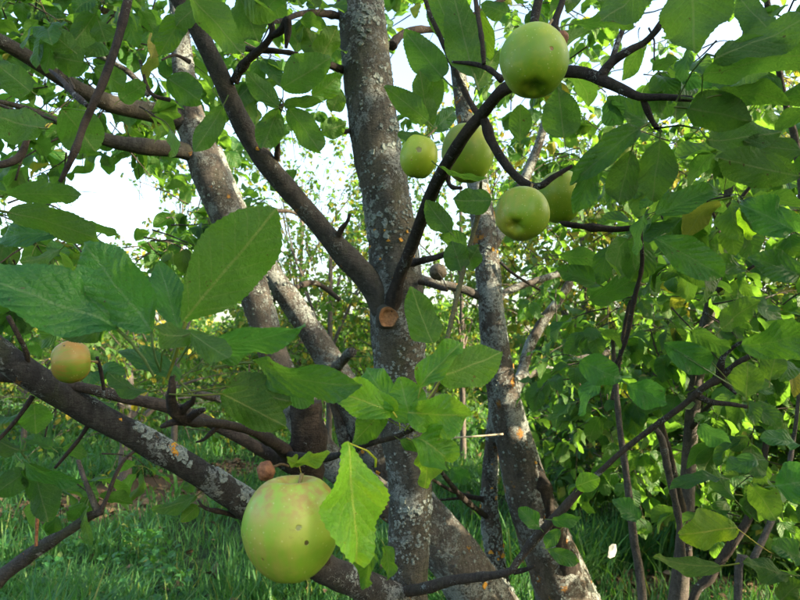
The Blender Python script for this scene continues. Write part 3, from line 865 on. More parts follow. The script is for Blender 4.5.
# torn dead bark along the right flank
mb = MB(); tube(mb, pix([(534, 458, 2.07, 6), (542, 490, 2.06, 16), (553, 530, 2.05, 24), (566, 570, 2.05, 26), (580, 620, 2.05, 18)]), 11, .015, .45, 24, .3)
part('torn_bark', mb, M['dead'], JT)
crust('lichen', [j1, j2], M['lichen'], JT, 2400, .002, .0065, random.Random(5), clump=.0)
crust('orange_lichen', [j1, j2], M['lichen_orange'], JT, 42, .005, .013, random.Random(6), bias=lambda c, d: d.y < .2, clump=.12)
JL = []
rg = random.Random(62)
for (px, py, d, rad, n, nl, size) in (
    (430, 20, 2.6, (.3, .3, .25), 10, 7, .07), (520, 150, 2.8, (.4, .4, .35), 20, 7, .07), (600, 30, 2.4, (.4, .4, .3), 18, 7, .075), (585, 260, 2.6, (.30, .35, .25), 20, 7, .07),
    (550, 330, 3.0, (.3, .4, .25), 14, 7, .07), (700, 40, 2.6, (.4, .4, .3), 16, 7, .075), (640, 160, 2.5, (.35, .4, .3), 20, 7, .075), (480, -40, 2.3, (.6, .4, .2), 12, 7, .075)):
    twb = MB(); crown_sprays(rg, P(px, py, d), rad, int(n * 1.5), .26, nl, size, JL, twb, sag=.4)
    part('twigs', twb, M['bark_twig'], JT, kind='stuff')
JL = keep_out(JL, [(637, 68, 24, 20, 0), (492, 300, 22, 70, .1), (445, 190, 26, 40, .2)], rg)
emit(JL, JT, 'leaf', 300, rg)

# ================================================================== SLENDER RIGHT HAND TREE
base = P(672, 690, 1.75); base.z = 0
HT = thing('young_tree', 'slender straight young tree right of the picture with a smooth grey brown stem', 'tree', base)
limb('trunk', [(668, 720, 1.75, 22), (676, 620, 1.75, 19), (684, 540, 1.75, 16), (689, 460, 1.75, 14), (694, 400, 1.75, 13), (703, 340, 1.75, 12), (714, 290, 1.75, 11.5), (721, 240, 1.77, 10), (728, 195, 1.8, 8.5), (733, 150, 1.82, 7), (740, 80, 1.85, 5), (748, 0, 1.9, 4)], M['bark_young'], HT, 12, .07, 14, .12, 31)
for q in ([(660, 420, 1.55, 6), (672, 465, 1.6, 7), (684, 520, 1.7, 8), (688, 560, 1.72, 8)], [(722, 232, 1.77, 5), (740, 200, 1.7, 4), (760, 175, 1.65, 3)], [(721, 240, 1.77, 4), (712, 210, 1.7, 3), (700, 190, 1.68, 3)],
          [(715, 292, 1.75, 6), (735, 278, 1.65, 4), (760, 262, 1.6, 3)], [(736, 120, 1.82, 4), (700, 100, 1.6, 3), (660, 85, 1.5, 2)], [(690, 430, 1.75, 5), (715, 400, 1.6, 4), (750, 385, 1.5, 3)],
          [(640, 240, 1.6, 2.5), (636, 280, 1.58, 3), (626, 320, 1.56, 4), (618, 370, 1.56, 4), (612, 400, 1.55, 4)]):
    limb('twig', q, M['bark_twig'], HT, 7, .1, 24, .25, 32)
HL = []
rg = random.Random(63)
for (px, py, d, rad, n, nl, size) in (
    (640, 300, 1.7, (.16, .25, .12), 13, 6, .075), (700, 330, 1.9, (.22, .3, .16), 16, 6, .078), (620, 370, 1.9, (.16, .25, .12), 11, 6, .075), (770, 300, 1.7, (.15, .25, .16), 12, 6, .08), (770, 420, 1.8, (.18, .25, .16), 13, 6, .08),
    (720, 460, 2.1, (.2, .3, .14), 12, 6, .08), (640, 440, 2.2, (.22, .3, .14), 12, 6, .075), (760, 210, 1.9, (.2, .25, .14), 11, 6, .075), (690, 160, 2.0, (.2, .25, .14), 11, 6, .075), (575, 420, 2.6, (.16, .25, .16), 9, 6, .07), (780, 120, 1.8, (.16, .25, .2), 11, 6, .08)):
    twb = MB(); crown_sprays(rg, P(px, py, d), rad, int(n * 1.6), .2, nl, size, HL, twb, sag=.4)
    part('twigs', twb, M['bark_twig'], HT, kind='stuff')
emit(HL, HT, 'leaf', 300, rg)
# thin bare suckers standing in front of it
def sucker(label, pts, mat, seed):
    b = P(*pts[0][:3]); root = b.copy(); root.z = 0
    t = thing('sapling', label, 'sapling', root, 'thin bare stems at right')
    w0 = pts[0][3]
    mb = MB(); q = pix(pts)
    if b.z > .02: q = [(Vector((b.x + (b.x - q[1][0].x) * .3, b.y, -.02)), q[0][1] * 1.2)] + q
    tube(mb, q, 9, .012, .08, 22, .25, seed)
    part('stem', mb, mat, t)
    return t
sk1 = sucker('thin dark bare stem left of the slender young tree', [(643, 610, 1.5, 9), (634, 540, 1.5, 8), (627, 480, 1.5, 7), (620, 430, 1.5, 6), (616, 385, 1.5, 5), (612, 330, 1.5, 3)], M['bark_young'], 41)
sk2 = sucker('thin pale forked stem rising at the lower right corner', [(738, 595, 1.2, 8), (752, 562, 1.2, 7), (765, 535, 1.22, 6.5), (778, 505, 1.25, 6), (786, 480, 1.27, 5), (795, 430, 1.3, 4), (800, 380, 1.3, 3)], M['bark_young'], 42)
sk3 = sucker('thin grey stem crossing the upper right corner', [(812, 620, 1.5, 10), (812, 400, 1.5, 8), (806, 240, 1.45, 7), (797, 150, 1.4, 7), (786, 105, 1.35, 6), (779, 70, 1.3, 6), (770, 20, 1.25, 6), (763, -30, 1.2, 5)], M['bark_young'], 43)
sk4 = sucker('dark slanting stem behind the drooping olive leaf at lower right', [(690, 620, 1.6, 9), (712, 575, 1.6, 9), (735, 540, 1.6, 9), (750, 515, 1.6, 8), (762, 470, 1.6, 7), (768, 430, 1.6, 5)], M['bark_twig'], 44)

# ================================================================== CENTRE APPLE TREE
base = P(412, 720, 1.32); base.z = 0
AT = thing('apple_tree', 'apple tree with the upright grey brown trunk in the middle of the picture', 'tree', base)
trunk, ft = limb('trunk', [(425, 1010, 1.34, 70.3), (416, 800, 1.34, 49.4), (409, 640, 1.33, 41.8), (407, 590, 1.33, 40.9), (409, 540, 1.33, 41.8), (410, 480, 1.32, 43.7), (404, 420, 1.32, 48.4), (400, 370, 1.31, 51.3), (398, 320, 1.30, 55.1), (395, 270, 1.31, 51.3), (390, 220, 1.32, 48.4), (383, 180, 1.33, 48.4), (376, 140, 1.34, 48.4), (370, 95, 1.35, 49.4), (365, 50, 1.36, 47.5), (361, 10, 1.37, 45.6), (356, -50, 1.39, 43.7), (345, -160, 1.42, 38)], M['bark'], AT, 28, .07, 16, .12, 51, step=.014)
la, fa = limb('branch', [(398, 362, 1.31, 17.4), (392, 335, 1.295, 26.9), (382, 303, 1.28, 26.9), (368, 280, 1.27, 24.6), (345, 256, 1.25, 22.2), (320, 226, 1.23, 20.6), (295, 197, 1.21, 20.6), (270, 168, 1.19, 20.6), (248, 135, 1.17, 19.8), (233, 105, 1.15, 19), (220, 75, 1.13, 18.2), (207, 48, 1.11, 18.2), (192, 20, 1.09, 17.4), (172, -12, 1.07, 16.6), (130, -70, 1.03, 15)], M['bark_limb'], AT, 18, .10, 16, .18, 52, step=.012)
lb, fb = limb('branch', [(390, 352, 1.29, 10), (391, 328, 1.270, 16), (393, 303, 1.252, 15), (400, 276, 1.225, 13), (413, 243, 1.18, 12.5), (424, 213, 1.12, 13), (436, 184, 1.02, 13.5), (452, 155, .94, 13), (467, 132, .89, 12.5), (484, 112, .86, 12), (503, 90, .81, 12), (530, 80, .79, 12), (562, 72, .78, 12), (585, 73, .77, 12), (602, 80, .76, 12), (620, 88, .75, 10), (640, 97, .74, 8), (662, 97, .73, 7), (692, 99, .72, 6)], M['bark_dark'], AT, 12, .09, 26, .22, 53)
lc, fc = limb('branch', [(415, 640, 1.31, 33.6), (395, 603, 1.28, 31.9), (360, 584, 1.22, 30.2), (320, 566, 1.16, 28.6), (285, 540, 1.08, 27.7), (250, 508, 1.0, 28.6), (222, 488, .96, 27.7), (195, 470, .93, 26), (160, 450, .90, 25.2), (120, 428, .87, 26), (80, 406, .84, 26.9), (45, 385, .81, 27.7), (10, 361, .78, 27.7), (-20, 338, .76, 27.7), (-70, 300, .73, 26.9)], M['bark_low'], AT, 20, .15, 16, .22, 54, step=.01)
# pruning scar on the trunk under the fork
mb = MB(); c = P(388, 317, 1.240); n = (Vector((0, 0, CAM_H)) - c).normalized(); e1 = n.cross(Vector((0, 0, 1))).normalized(); e2 = n.cross(e1)
rings = []
for (rr, hh) in ((.025, -.016), (.0225, -.004), (.0185, .0035), (.0145, .0030), (.0125, -.001), (.008, -.002), (.003, -.0015)):
    rings.append([c + (e1 * math.cos(a) + e2 * math.sin(a) * 1.08) * rr * (1 + .22 * noise.noise(Vector((math.cos(a) * 1.5, math.sin(a) * 1.5, rr * 60)))) + n * hh for a in [6.283 * j / 22 for j in range(22)]])
mb.grid(rings[:3]); part('callus_rim', mb, M['bark_limb'], trunk)
mb = MB(); mb.grid(rings[2:], cap1=True); part('pruning_scar', mb, M['scar'], trunk)
# upper right fruiting branch
limb('branch', [(482, 115, .865, 8), (487, 128, .865, 10), (490, 138, .865, 9), (500, 156, .86, 9), (512, 172, .85, 8.5), (526, 184, .84, 9), (540, 186, .84, 7), (552, 178, .84, 6), (562, 172, .84, 5), (572, 166, .84, 4)], M['bark_dark'], AT, 9, .13, 30, .45, 55)
limb('twig', [(480, 118, .87, 6), (468, 98, .88, 6), (457, 75, .89, 5.5), (448, 55, .9, 5), (438, 32, .9, 5), (429, 12, .9, 4.5), (422, -15, .9, 4)], M['bark_twig'], AT, 8, .1, 30, .3, 56)
limb('twig', [(502, 80, .82, 6), (490, 70, .83, 6), (478, 65, .84, 5), (466, 63, .85, 4), (452, 62, .86, 2.5)], M['bark_dark'], AT, 7, .12, 30, .4, 57)
limb('twig', [(484, 64, .83, 4.5), (482, 40, .83, 4.5), (478, 15, .84, 5), (474, -10, .85, 4)], M['bark_twig'], AT, 7, .1, 30, .3, 58)
limb('branch', [(533, 30, .80, 8), (536, 12, .81, 9), (541, -12, .82, 9), (548, -50, .84, 9)], M['bark_dark'], AT, 8, .12, 26, .3, 59)
limb('twig', [(558, 72, .78, 6), (557, 40, .78, 7), (555, 22, .79, 7), (562, 2, .8, 6), (566, -20, .81, 5)], M['bark_dark'], AT, 8, .2, 30, .6, 60)
limb('twig', [(600, 77, .76, 10), (612, 62, .76, 9), (630, 50, .75, 8), (645, 42, .75, 7), (658, 28, .74, 6), (661, 20, .74, 3)], M['bark_dark'], AT, 8, .12, 30, .35, 61)
limb('twig', [(612, 60, .76, 6), (618, 42, .77, 5.5), (626, 22, .78, 5), (636, 0, .79, 4), (642, -20, .8, 4)], M['bark_twig'], AT, 7, .12, 30, .3, 62)
limb('twig', [(642, 97, .74, 5), (647, 110, .745, 7), (654, 124, .75, 5), (662, 132, .75, 2.5)], M['bark_dark'], AT, 7, .15, 30, .5, 63)
limb('twig', [(560, 222, .88, 2), (566, 224, .88, 6), (580, 226, .88, 6), (600, 228, .88, 7), (620, 229, .88, 6), (640, 226, .87, 4)], M['bark_dark'], AT, 7, .15, 30, .5, 64)
limb('twig', [(640, 228, .88, 4), (642, 265, .9, 4), (634, 300, .92, 4.5), (626, 340, .94, 4), (612, 372, .97, 3)], M['bark_dark'], AT, 7, .15, 30, .5, 65)
limb('twig', [(446, 165, 1.0, 5), (448, 180, .99, 5), (452, 187, .98, 4), (462, 188, .97, 3)], M['bark_dark'], AT, 7, .2, 40, .6, 66)
limb('twig', [(481, 182, .9, 3), (478, 215, .95, 5), (470, 245, .93, 5), (463, 272, .88, 5), (455, 305, .80, 5), (447, 340, .72, 5), (440, 375, .64, 4.5), (425, 410, .58, 4.5), (412, 430, .56, 4)], M['bark_green'], AT, 8, .08, 30, .25, 67)
limb('twig', [(412, 263, 1.26, 8), (425, 260, 1.2, 7), (440, 256, 1.14, 6), (452, 250, 1.1, 4)], M['bark_twig'], AT, 7, .12, 30, .4, 68)
limb('twig', [(420, 282, 1.27, 5), (432, 285, 1.24, 6), (447, 290, 1.2, 4)], M['bark_twig'], AT, 7, .12, 30, .4, 69)
for q in ([(392, 46, 1.37, 9), (398, 38, 1.4, 8), (412, 30, 1.45, 7), (440, 28, 1.5, 6), (480, 12, 1.5, 6), (510, -5, 1.5, 5)],
          [(342, 70, 1.35, 9), (333, 66, 1.32, 8), (320, 62, 1.3, 5)], [(350, 131, 1.33, 5), (338, 133, 1.30, 5), (324, 134, 1.27, 4)],
          [(340, 16, 1.36, 8), (320, 13, 1.3, 7), (300, 14, 1.2, 6), (285, 20, 1.15, 5), (272, 22, 1.1, 4)]):
    limb('twig', q, M['bark_twig'], AT, 7, .12, 26, .4, 70)
# spurs on the big left branch
limb('twig', [(234, 82, 1.13, 9), (240, 70, 1.12, 9), (250, 58, 1.10, 8), (262, 48, 1.09, 8), (272, 34, 1.08, 7), (270, 20, 1.08, 6), (266, 8, 1.08, 5)], M['bark_dark'], AT, 8, .18, 26, .6, 71)
limb('twig', [(238, 47, 1.12, 5), (255, 50, 1.11, 5), (275, 51, 1.10, 5), (298, 54, 1.09, 4)], M['bark_twig'], AT, 7, .12, 30, .4, 72)
limb('twig', [(272, 36, 1.08, 6), (282, 30, 1.07, 7), (287, 20, 1.06, 6), (288, 30, 1.06, 5), (286, 48, 1.06, 3)], M['bark_dark'], AT, 7, .2, 30, .6, 73)
limb('twig', [(277, 160, 1.19, 6), (278, 140, 1.15, 5), (277, 120, 1.1, 5), (280, 108, 1.08, 6), (284, 104, 1.08, 3)], M['bark_twig'], AT, 7, .12, 30, .4, 74)
limb('twig', [(336, 243, 1.24, 7), (341, 230, 1.22, 6), (347, 222, 1.20, 4), (350, 214, 1.19, 3)], M['bark_twig'], AT, 7, .15, 30, .5, 75)
limb('twig', [(190, 62, .95, 5), (175, 55, .93, 3), (162, 60, .9, 2)], M['bark_twig'], AT, 6, .12, 30, .4, 76)
# dark shoot hanging across the upper left
limb('branch', [(142, -60, .72, 9), (128, 0, .70, 8.5), (121, 28, .69, 8.5), (113, 55, .68, 8), (103, 82, .67, 8.5), (93, 105, .66, 7.5), (84, 125, .66, 7), (76, 148, .65, 7), (68, 166, .65, 6), (60, 182, .65, 4)], M['bark_dark'], AT, 10, .10, 30, .3, 77)
limb('twig', [(88, 106, .67, 5), (72, 92, .70, 6), (62, 80, .74, 5), (50, 70, .78, 3)], M['bark_dark'], AT, 7, .2, 40, .6, 78)
limb('branch', [(32, 122, .85, 3), (27, 140, .85, 6), (20, 156, .85, 8), (8, 163, .84, 8), (-10, 164, .83, 7), (-60, 150, .8, 8)], M['bark_twig'], AT, 9, .1, 30, .3, 79)
# branches between the left cluster and the cut stub
limb('branch', [(322, 562, 1.15, 16), (312, 520, 1.05, 20), (306, 480, .97, 30), (306, 452, .93, 36), (308, 430, .92, 36), (307, 412, .92, 33), (306, 403, .92, 31)], M['dead'], AT, 16, .30, 34, .2, 80, label='short black dead stub cut off flat')
limb('branch', [(297, 470, .94, 15), (285, 452, .90, 15), (270, 440, .84, 11), (248, 430, .78, 9), (222, 424, .70, 9), (196, 422, .62, 9), (178, 421, .56, 9)], M['bark_dark'], AT, 10, .15, 32, .35, 81)
limb('branch', [(292, 466, .95, 16), (270, 455, .93, 13), (240, 438, .90, 12), (205, 420, .88, 11), (165, 406, .86, 11), (125, 398, .84, 11), (85, 388, .83, 10), (40, 380, .82, 9), (-10, 376, .80, 9), (-60, 370, .8, 8)], M['bark_twig'], AT, 10, .1, 26, .25, 82)
limb('branch', [(186, 423, .56, 9), (180, 416, .55, 13), (173, 408, .54, 12), (171, 398, .53, 9), (172, 388, .525, 8), (172, 376, .525, 4)], M['bark_dark'], AT, 12, .38, 60, .25, 83)
limb('twig', [(178, 414, .55, 8), (186, 406, .54, 8), (192, 402, .535, 6), (194, 396, .53, 4)], M['bark_dark'], AT, 9, .4, 70, .3, 101)
limb('twig', [(182, 420, .555, 8), (168, 424, .55, 7), (161, 427, .55, 3)], M['bark_dark'], AT, 9, .4, 70, .3, 102)
limb('twig', [(186, 420, .56, 9), (198, 412, .55, 7), (206, 409, .55, 3)], M['bark_dark'], AT, 9, .4, 70, .3, 103)
limb('twig', [(222, 424, .70, 6), (212, 432, .69, 5), (203, 440, .69, 3.5), (196, 442, .69, 2)], M['bark_dark'], AT, 7, .2, 40, .6, 84)
limb('twig', [(286, 455, .92, 8), (305, 457, .78, 8), (325, 458, .68, 8), (348, 452, .62, 6), (372, 443, .58, 5.5), (395, 437, .565, 5.5), (412, 430, .56, 4.5)], M['bark_dark'], AT, 8, .14, 40, .4, 85)
limb('twig', [(104, 390, .80, 3.5), (101, 372, .79, 4), (97, 357, .78, 3)], M['bark_dark'], AT, 6, .12, 30, .3, 86)
limb('twig', [(33, 396, .81, 5), (20, 415, .80, 4.5), (5, 433, .80, 4), (-8, 445, .79, 3)], M['bark_dark'], AT, 6, .12, 30, .3, 87)
limb('twig', [(91, 420, .85, 5), (80, 438, .85, 4), (66, 455, .85, 4), (55, 468, .85, 3)], M['bark_dark'], AT, 6, .12, 30, .3, 88)
limb('twig', [(8, 316, .74, 4), (18, 335, .75, 5), (26, 352, .77, 5), (30, 372, .80, 4)], M['bark_twig'], AT, 6, .12, 30, .3, 89)
limb('twig', [(238, 516, 1.0, 6), (222, 512, .97, 5), (205, 508, .95, 3.5), (198, 500, .95, 2)], M['bark_dark'], AT, 6, .12, 30, .3, 90)
# low twigs at the bottom right
limb('branch', [(400, 592, 1.29, 12), (425, 588, 1.24, 11), (450, 581, 1.20, 10), (478, 577, 1.16, 9), (508, 572, 1.12, 7), (517, 562, 1.12, 8), (530, 545, 1.12, 9), (545, 528, 1.11, 9), (562, 510, 1.10, 9), (580, 490, 1.09, 7), (602, 470, 1.08, 5), (625, 449, 1.06, 5.5), (655, 426, 1.04, 6), (682, 406, 1.02, 6), (703, 388, 1.0, 7), (718, 379, .99, 8), (735, 365, .97, 5), (752, 355, .95, 5), (772, 342, .93, 4)], M['bark_twig'], AT, 10, .16, 26, .45, 91)
limb('twig', [(514, 572, 1.12, 6), (524, 570, 1.11, 5), (535, 566, 1.1, 3)], M['bark_dark'], AT, 6, .15, 30, .4, 92)
limb('twig', [(720, 380, .99, 9), (720, 368, .98, 8), (724, 356, .97, 5), (735, 346, .96, 3.5), (742, 342, .95, 2.5)], M['bark_dark'], AT, 7, .2, 40, .5, 93)
limb('twig', [(697, 396, 1.01, 6), (712, 402, 1.0, 6), (730, 404, .99, 5), (748, 407, .98, 4)], M['bark_twig'], AT, 7, .2, 40, .5, 94)
limb('twig', [(722, 380, .99, 5), (729, 387, .98, 4), (736, 394, .97, 2.5)], M['bark_dark'], AT, 6, .2, 40, .5, 95)
limb('twig', [(655, 428, 1.04, 5), (662, 440, 1.06, 7), (668, 470, 1.1, 7), (678, 515, 1.15, 6), (684, 560, 1.2, 5)], M['bark_young'], AT, 8, .1, 26, .3, 96)
limb('branch', [(-40, 625, 1.05, 16), (-8, 586, 1.05, 15), (20, 562, 1.05, 13), (45, 545, 1.05, 11), (70, 530, 1.05, 10), (90, 516, 1.05, 9), (102, 512, 1.05, 6)], M['bark_low'], AT, 10, .12, 26, .3, 97)
limb('twig', [(98, 515, 1.05, 7), (92, 498, 1.06, 6), (84, 478, 1.07, 5), (78, 460, 1.08, 4)], M['bark_young'], AT, 7, .12, 30, .3, 98)
limb('twig', [(100, 513, 1.05, 5), (108, 495, 1.06, 4), (116, 474, 1.07, 4), (126, 458, 1.08, 3.5), (142, 446, 1.09, 3)], M['bark_twig'], AT, 7, .12, 30, .3, 99)
limb('twig', [(36, 546, 1.0, 3), (37, 525, 1.0, 3.5), (38, 505, 1.0, 3), (38, 490, 1.0, 2)], M['brown'], AT, 6, .15, 30, .3, 100)
# lichen crusts
rgl = random.Random(7)
def tr_bias(c, d):
    q = proj(c)
    if not q: return True
    y = q[1]
    dense = 0.25
    for (yy, hw, k) in ((10, 18, 1), (62, 12, 1), (72, 10, .9), (128, 14, .5), (150, 14, .8), (215, 30, .7), (380, 40, .8), (505, 25, .5), (560, 40, .6)):
        if abs(y - yy) < hw: dense = max(dense, k)
    return rgl.random() < dense
crust('lichen', [ft], M['lichen'], trunk, 2600, .0014, .0048, rgl, tr_bias, clump=.0)
def tuft_bias(c, d):
    q = proj(c)
    return bool(q) and any(abs(q[1] - yy) < hw and (q[0] - 360 - q[1] * .09) * sg > -8 for yy, hw, sg in ((12, 12, 1), (38, 9, 1), (66, 8, -1), (72, 8, 1), (128, 8, 1), (150, 9, 1), (222, 16, -1), (505, 9, 1)))
crust('foliose_lichen', [ft], M['lichen'], trunk, 420, .0035, .0085, rgl, tuft_bias, clump=-.25)
crust('orange_lichen', [ft], M['lichen_orange'], trunk, 14, .003, .006, rgl, lambda c, d: d.y < 0 and proj(c) and 230 < proj(c)[1] < 300, clump=-1)
crust('lichen', [fc], M['lichen'], lc, 1300, .0014, .0055, rgl, lambda c, d: d.z > -.1 and proj(c) and proj(c)[0] > 90, clump=.08)
def blob(px, py, d0, n, r, spread, parent, fr, mat):
    tgt = Vector((px, py))
    def near(c, d):
        q = proj(c)
        return q and d.y < .1 and (Vector((q[0], q[1])) - tgt).length < spread
    crust('orange_lichen', [fr], mat, parent, n, r * .6, r * 1.2, rgl, near, clump=-1)
blob(176, 446, .9, 60, .005, 9, lc, fc, M['lichen_orange'])
blob(115, 417, .87, 26, .004, 6, lc, fc, M['lichen_orange'])
blob(262, 153, 1.19, 7, .004, 7, la, fa, M['lichen_orange'])

# ------------------------------------------------------------------ leaves of the centre tree, traced
H = lambda *a, **k: hero(AT, *a, **k)
BL, OL, YG = (.9, 1.05, 1.6), (1.25, 1.0, .7), (2.6, 2.0, 1.2)
sp1 = (171, 378, .525)
# left foreground cluster
H(118, 328, -38, 272, 64, .50, -.05, 25, 1, .25, .12, .05, (.95, 1.1, 1.5), (162, 376, .525))
H(153, 333, 86, 243, 62, .50, .0, -12, 1, .2, .18, .04, (.95, 1.1, 1.5), (163, 377, .525))
H(178, 330, 158, 262, 34, .53, .02, 20, 1, .3, .3, .04, (.95, 1.1, 1.5), (172, 380, .525))
H(183, 324, 276, 208, 74, .50, .0, 6, -1, .15, .12, .025, (1.1, 1.05, .8), (166, 378, .525), ob=1.25)
H(190, 333, 306, 326, 40, .50, -.03, 42, 1, .75, .1, .05, (.95, 1.1, 1.4), (172, 380, .525))
H(196, 335, 155, 330, 26, .48, -.03, 20, -1, .5, .3, .05, None, (175, 382, .525))
H(190, 333, 226, 356, 26, .47, -.04, -10, -1, .4, .3, .04, None, (175, 382, .525))
H(212, 352, 252, 344, 30, .53, .02, 15, 1, .3, .2, .07, None, (178, 384, .525))
H(253, 362, 362, 384, 38, .54, -.03, 35, 1, .75, .15, .06, None, (205, 378, .54))
H(226, 386, 292, 402, 42, .52, .0, -8, -1, .35, .3, .05, (.8, .75, .7), (180, 396, .53))
H(221, 393, 284, 426, 40, .50, .0, 14, -1, .35, .3, .05, (1.0, .95, .7), (180, 398, .53))
H(278, 378, 312, 404, 26, .58, .02, 10, 1, .3, .3, .04)
H(104, 322, 60, 336, 24, .57, .02, 30, -1, .5, .2, .05, (.7, .7, .6))
H(64, 326, 38, 344, 20, .60, .02, 10, 1, .3, .3, .05)
H(180, 382, 118, 352, 26, .60, .04, 40, 1, .5, .3, .05)
H(150, 392, 108, 372, 22, .62, .02, 60, -1, .6, .3, .05)
# leaves round the front apple
H(349, 441, 355, 562, 60, .455, -.005, -10, 1, .45, .22, .09, (4.2, 2.9, 1.7), (372, 440, .57), bite=.05, serr=.12, ob=1.30, twist=.35, label='large yellowing green leaf hanging over the apple')  # tint also paints the leaf as brightly lit
H(372, 540, 366, 588, 26, .47, .0, 30, 1, .3, .35, .06, (1.4, 1.3, 1))
H(384, 545, 388, 580, 18, .48, .0, 35, -1, .4, .3, .06, (1.2, 1.2, 1))
sp2 = (410, 431, .56)  # tints of this cluster brightened in colour to offset its shade
H(420, 388, 463, 342, 28, .55, .02, -25, 1, .5, .3, .09, (2.2, 1.8, 1.2), sp2)
H(441, 376, 502, 352, 44, .55, .02, -10, -1, .45, .1, .05, (1.7, 1.5, 1.0), sp2)
H(393, 408, 366, 368, 32, .58, .03, 5, 1, .25, .2, .06, (1.6, 1.6, 1.6), sp2)
H(394, 412, 328, 392, 36, .55, .0, 25, 1, .6, .2, .11, (3.6, 2.5, 1.5), sp2, bite=.3)
H(380, 412, 352, 444, 28, .56, .02, 20, -1, .4, .2, .08, (1.2, 1.2, .8), sp2)
H(412, 422, 400, 378, 44, .55, .01, 0, 1, .3, .25, .05, (1.9, 1.7, 1.6), sp2)
H(408, 412, 472, 416, 42, .545, .0, 15, 1, .5, .15, .10, (2.6, 2.0, 1.4), sp2, bite=.2)
H(413, 436, 448, 462, 40, .55, .0, -15, 1, .9, .35, .10, (2.4, 1.9, 1.3), sp2)
H(424, 450, 424, 488, 26, .56, .0, 25, -1, .5, .3, .1, (2.6, 2.0, 1.0), sp2)
H(400, 440, 430, 448, 14, .56, .0, 30, 1, .5, .3, .05)
H(433, 344, 411, 286, 34, .62, .02, 12, -1, .3, .2, .05, (1.2, 1.15, .8), (440, 372, .60))
H(297, 463, 330, 452, 16, .49, .0, 15, 1, .6, .3, .13, (3.2, 2.0, 1.4), (303, 478, .49), bite=.5, label='small withered yellow and brown leaf')
H(300, 465, 287, 458, 12, .49, .0, 15, 1, .6, .3, .15, (3.4, 2.0, 1.2), (303, 478, .49), bite=.6)
# beside the middle apples
H(492, 200, 453, 200, 28, .80, .0, 25, -1, .3, .2, .05)
H(462, 272, 452, 240, 26, .88, .02, 10, -1, .3, .3, .06)
H(466, 268, 480, 245, 24, .9, .02, 20, -1, .3, .3, .06)
H(450, 232, 426, 200, 24, .95, .02, 10, -1, .3, .3, .04)
H(470, 250, 440, 236, 22, .95, .02, -30, -1, .3, .3, .04)
H(440, 167, 490, 178, 10, .82, -.03, 55, 1, .25, .2, .03)
H(425, 137, 398, 133, 16, .85, .0, 30, -1, .2, .3, .05)
H(428, 122, 384, 86, 24, .9, .0, -20, -1, .2, .3, .06)
H(430, 128, 420, 70, 24, .92, .0, 20, -1, .2, .2, .06, (1.3, 1.2, .9))
H(428, 122, 436, 64, 24, .95, .02, 0, -1, .2, .2, .04, (1.3, 1.2, .9))
H(443, 78, 404, 30, 34, .95, .02, 0, -1, .25, .25, .04, (1.0, 1.05, 1.1), (462, 95, .885))
H(455, 40, 432, -15, 34, .9, .02, 5, -1, .2, .2, .04)
H(474, 76, 452, -12, 40, .84, .03, 12, -1, .3, .2, .05)
H(480, 10, 490, 62, 24, .88, .04, 20, 1, .3, .2, .04, (1.5, 1.3, .8))
H(476, 88, 500, 50, 24, .95, .04, 15, -1, .3, .2, .04, (1.3, 1.2, .9))
H(433, 130, 455, 110, 20, .98, .04, 15, 1, .3, .2, .04, BL)
H(520, 141, 520, 104, 23, .84, .0, 5, -1, .15, .15, .03, (1.2, 1.15, .9))
H(564, 138, 558, 87, 38, .80, .0, -5, -1, .15, .2, .04)
H(508, 12, 480, 4, 20, .9, .03, 20, -1, .2, .3, .04)
H(598, 148, 574, 214, 25, .78, .0, -20, 1, .4, .3, .06, (.9, 1, 1))
H(640, 128, 570, 186, 28, .77, .0, 30, 1, .3, .3, .04)
H(545, 70, 590, 30, 22, .95, .1, 60, -1, .3, .3, .04)
# upper right mass of large leaves
H(692, -24, 694, 52, 66, .58, .0, 8, -1, .2, .2, .04)
H(648, -20, 600, 22, 40, .62, .0, 30, -1, .3, .2, .04)
H(572, 24, 634, 26, 22, .70, .0, 35, -1, .3, .2, .05)
H(652, 0, 596, 0, 20, .72, .0, 35, -1, .3, .2, .05)
H(714, 58, 822, 8, 40, .58, -.02, -30, -1, .2, .2, .04, None, (690, 96, .70))
H(700, 76, 826, 52, 48, .60, -.02, 30, -1, .25, .2, .05, None, (690, 97, .70))
H(686, 108, 752, 122, 40, .62, .0, 20, -1, .3, .25, .06, (.6, .65, .6))
H(720, 95, 790, 102, 28, .62, .0, 40, -1, .3, .25, .06, (.7, .75, .6))
H(706, 140, 782, 132, 38, .66, .0, -15, -1, .3, .2, .06, None, (665, 128, .75))
H(800, 176, 720, 158, 40, .62, .0, 10, -1, .3, .2, .06, (.8, .8, .7))
H(802, 150, 744, 140, 28, .66, .0, 30, -1, .3, .2, .06, (.8, .8, .7))
H(676, 72, 712, 86, 18, .70, .0, 50, 1, .3, .2, .06, BL)
H(690, 48, 684, 84, 18, .66, .0, 30, 1, .3, .2, .06, BL)
H(652, 70, 680, 60, 16, .72, .0, 30, -1, .3, .2, .06)
H(654, 238, 724, 277, 36, .72, .0, -10, 1, .25, .2, .04, (.9, 1, .9), (644, 229, .87))
H(656, 216, 722, 188, 28, .72, .0, -30, 1, .35, .2, .05, (1, 1.05, .9), (642, 230, .87))
H(660, 140, 652, 200, 38, .74, .0, 12, -1, .25, .3, .05, (.8, .8, .7))
H(632, 150, 618, 205, 32, .76, .0, -15, -1, .25, .3, .05, (.8, .8, .7))
H(648, 125, 606, 100, 28, .80, .0, 25, 1, .3, .3, .05)
H(608, 100, 622, 125, 24, .80, .0, 25, 1, .3, .3, .05, BL)
H(668, 190, 640, 210, 20, .8, .0, 40, 1, .3, .3, .05, BL)
H(645, 215, 640, 255, 18, .80, .0, 50, 1, .4, .3, .06, BL)
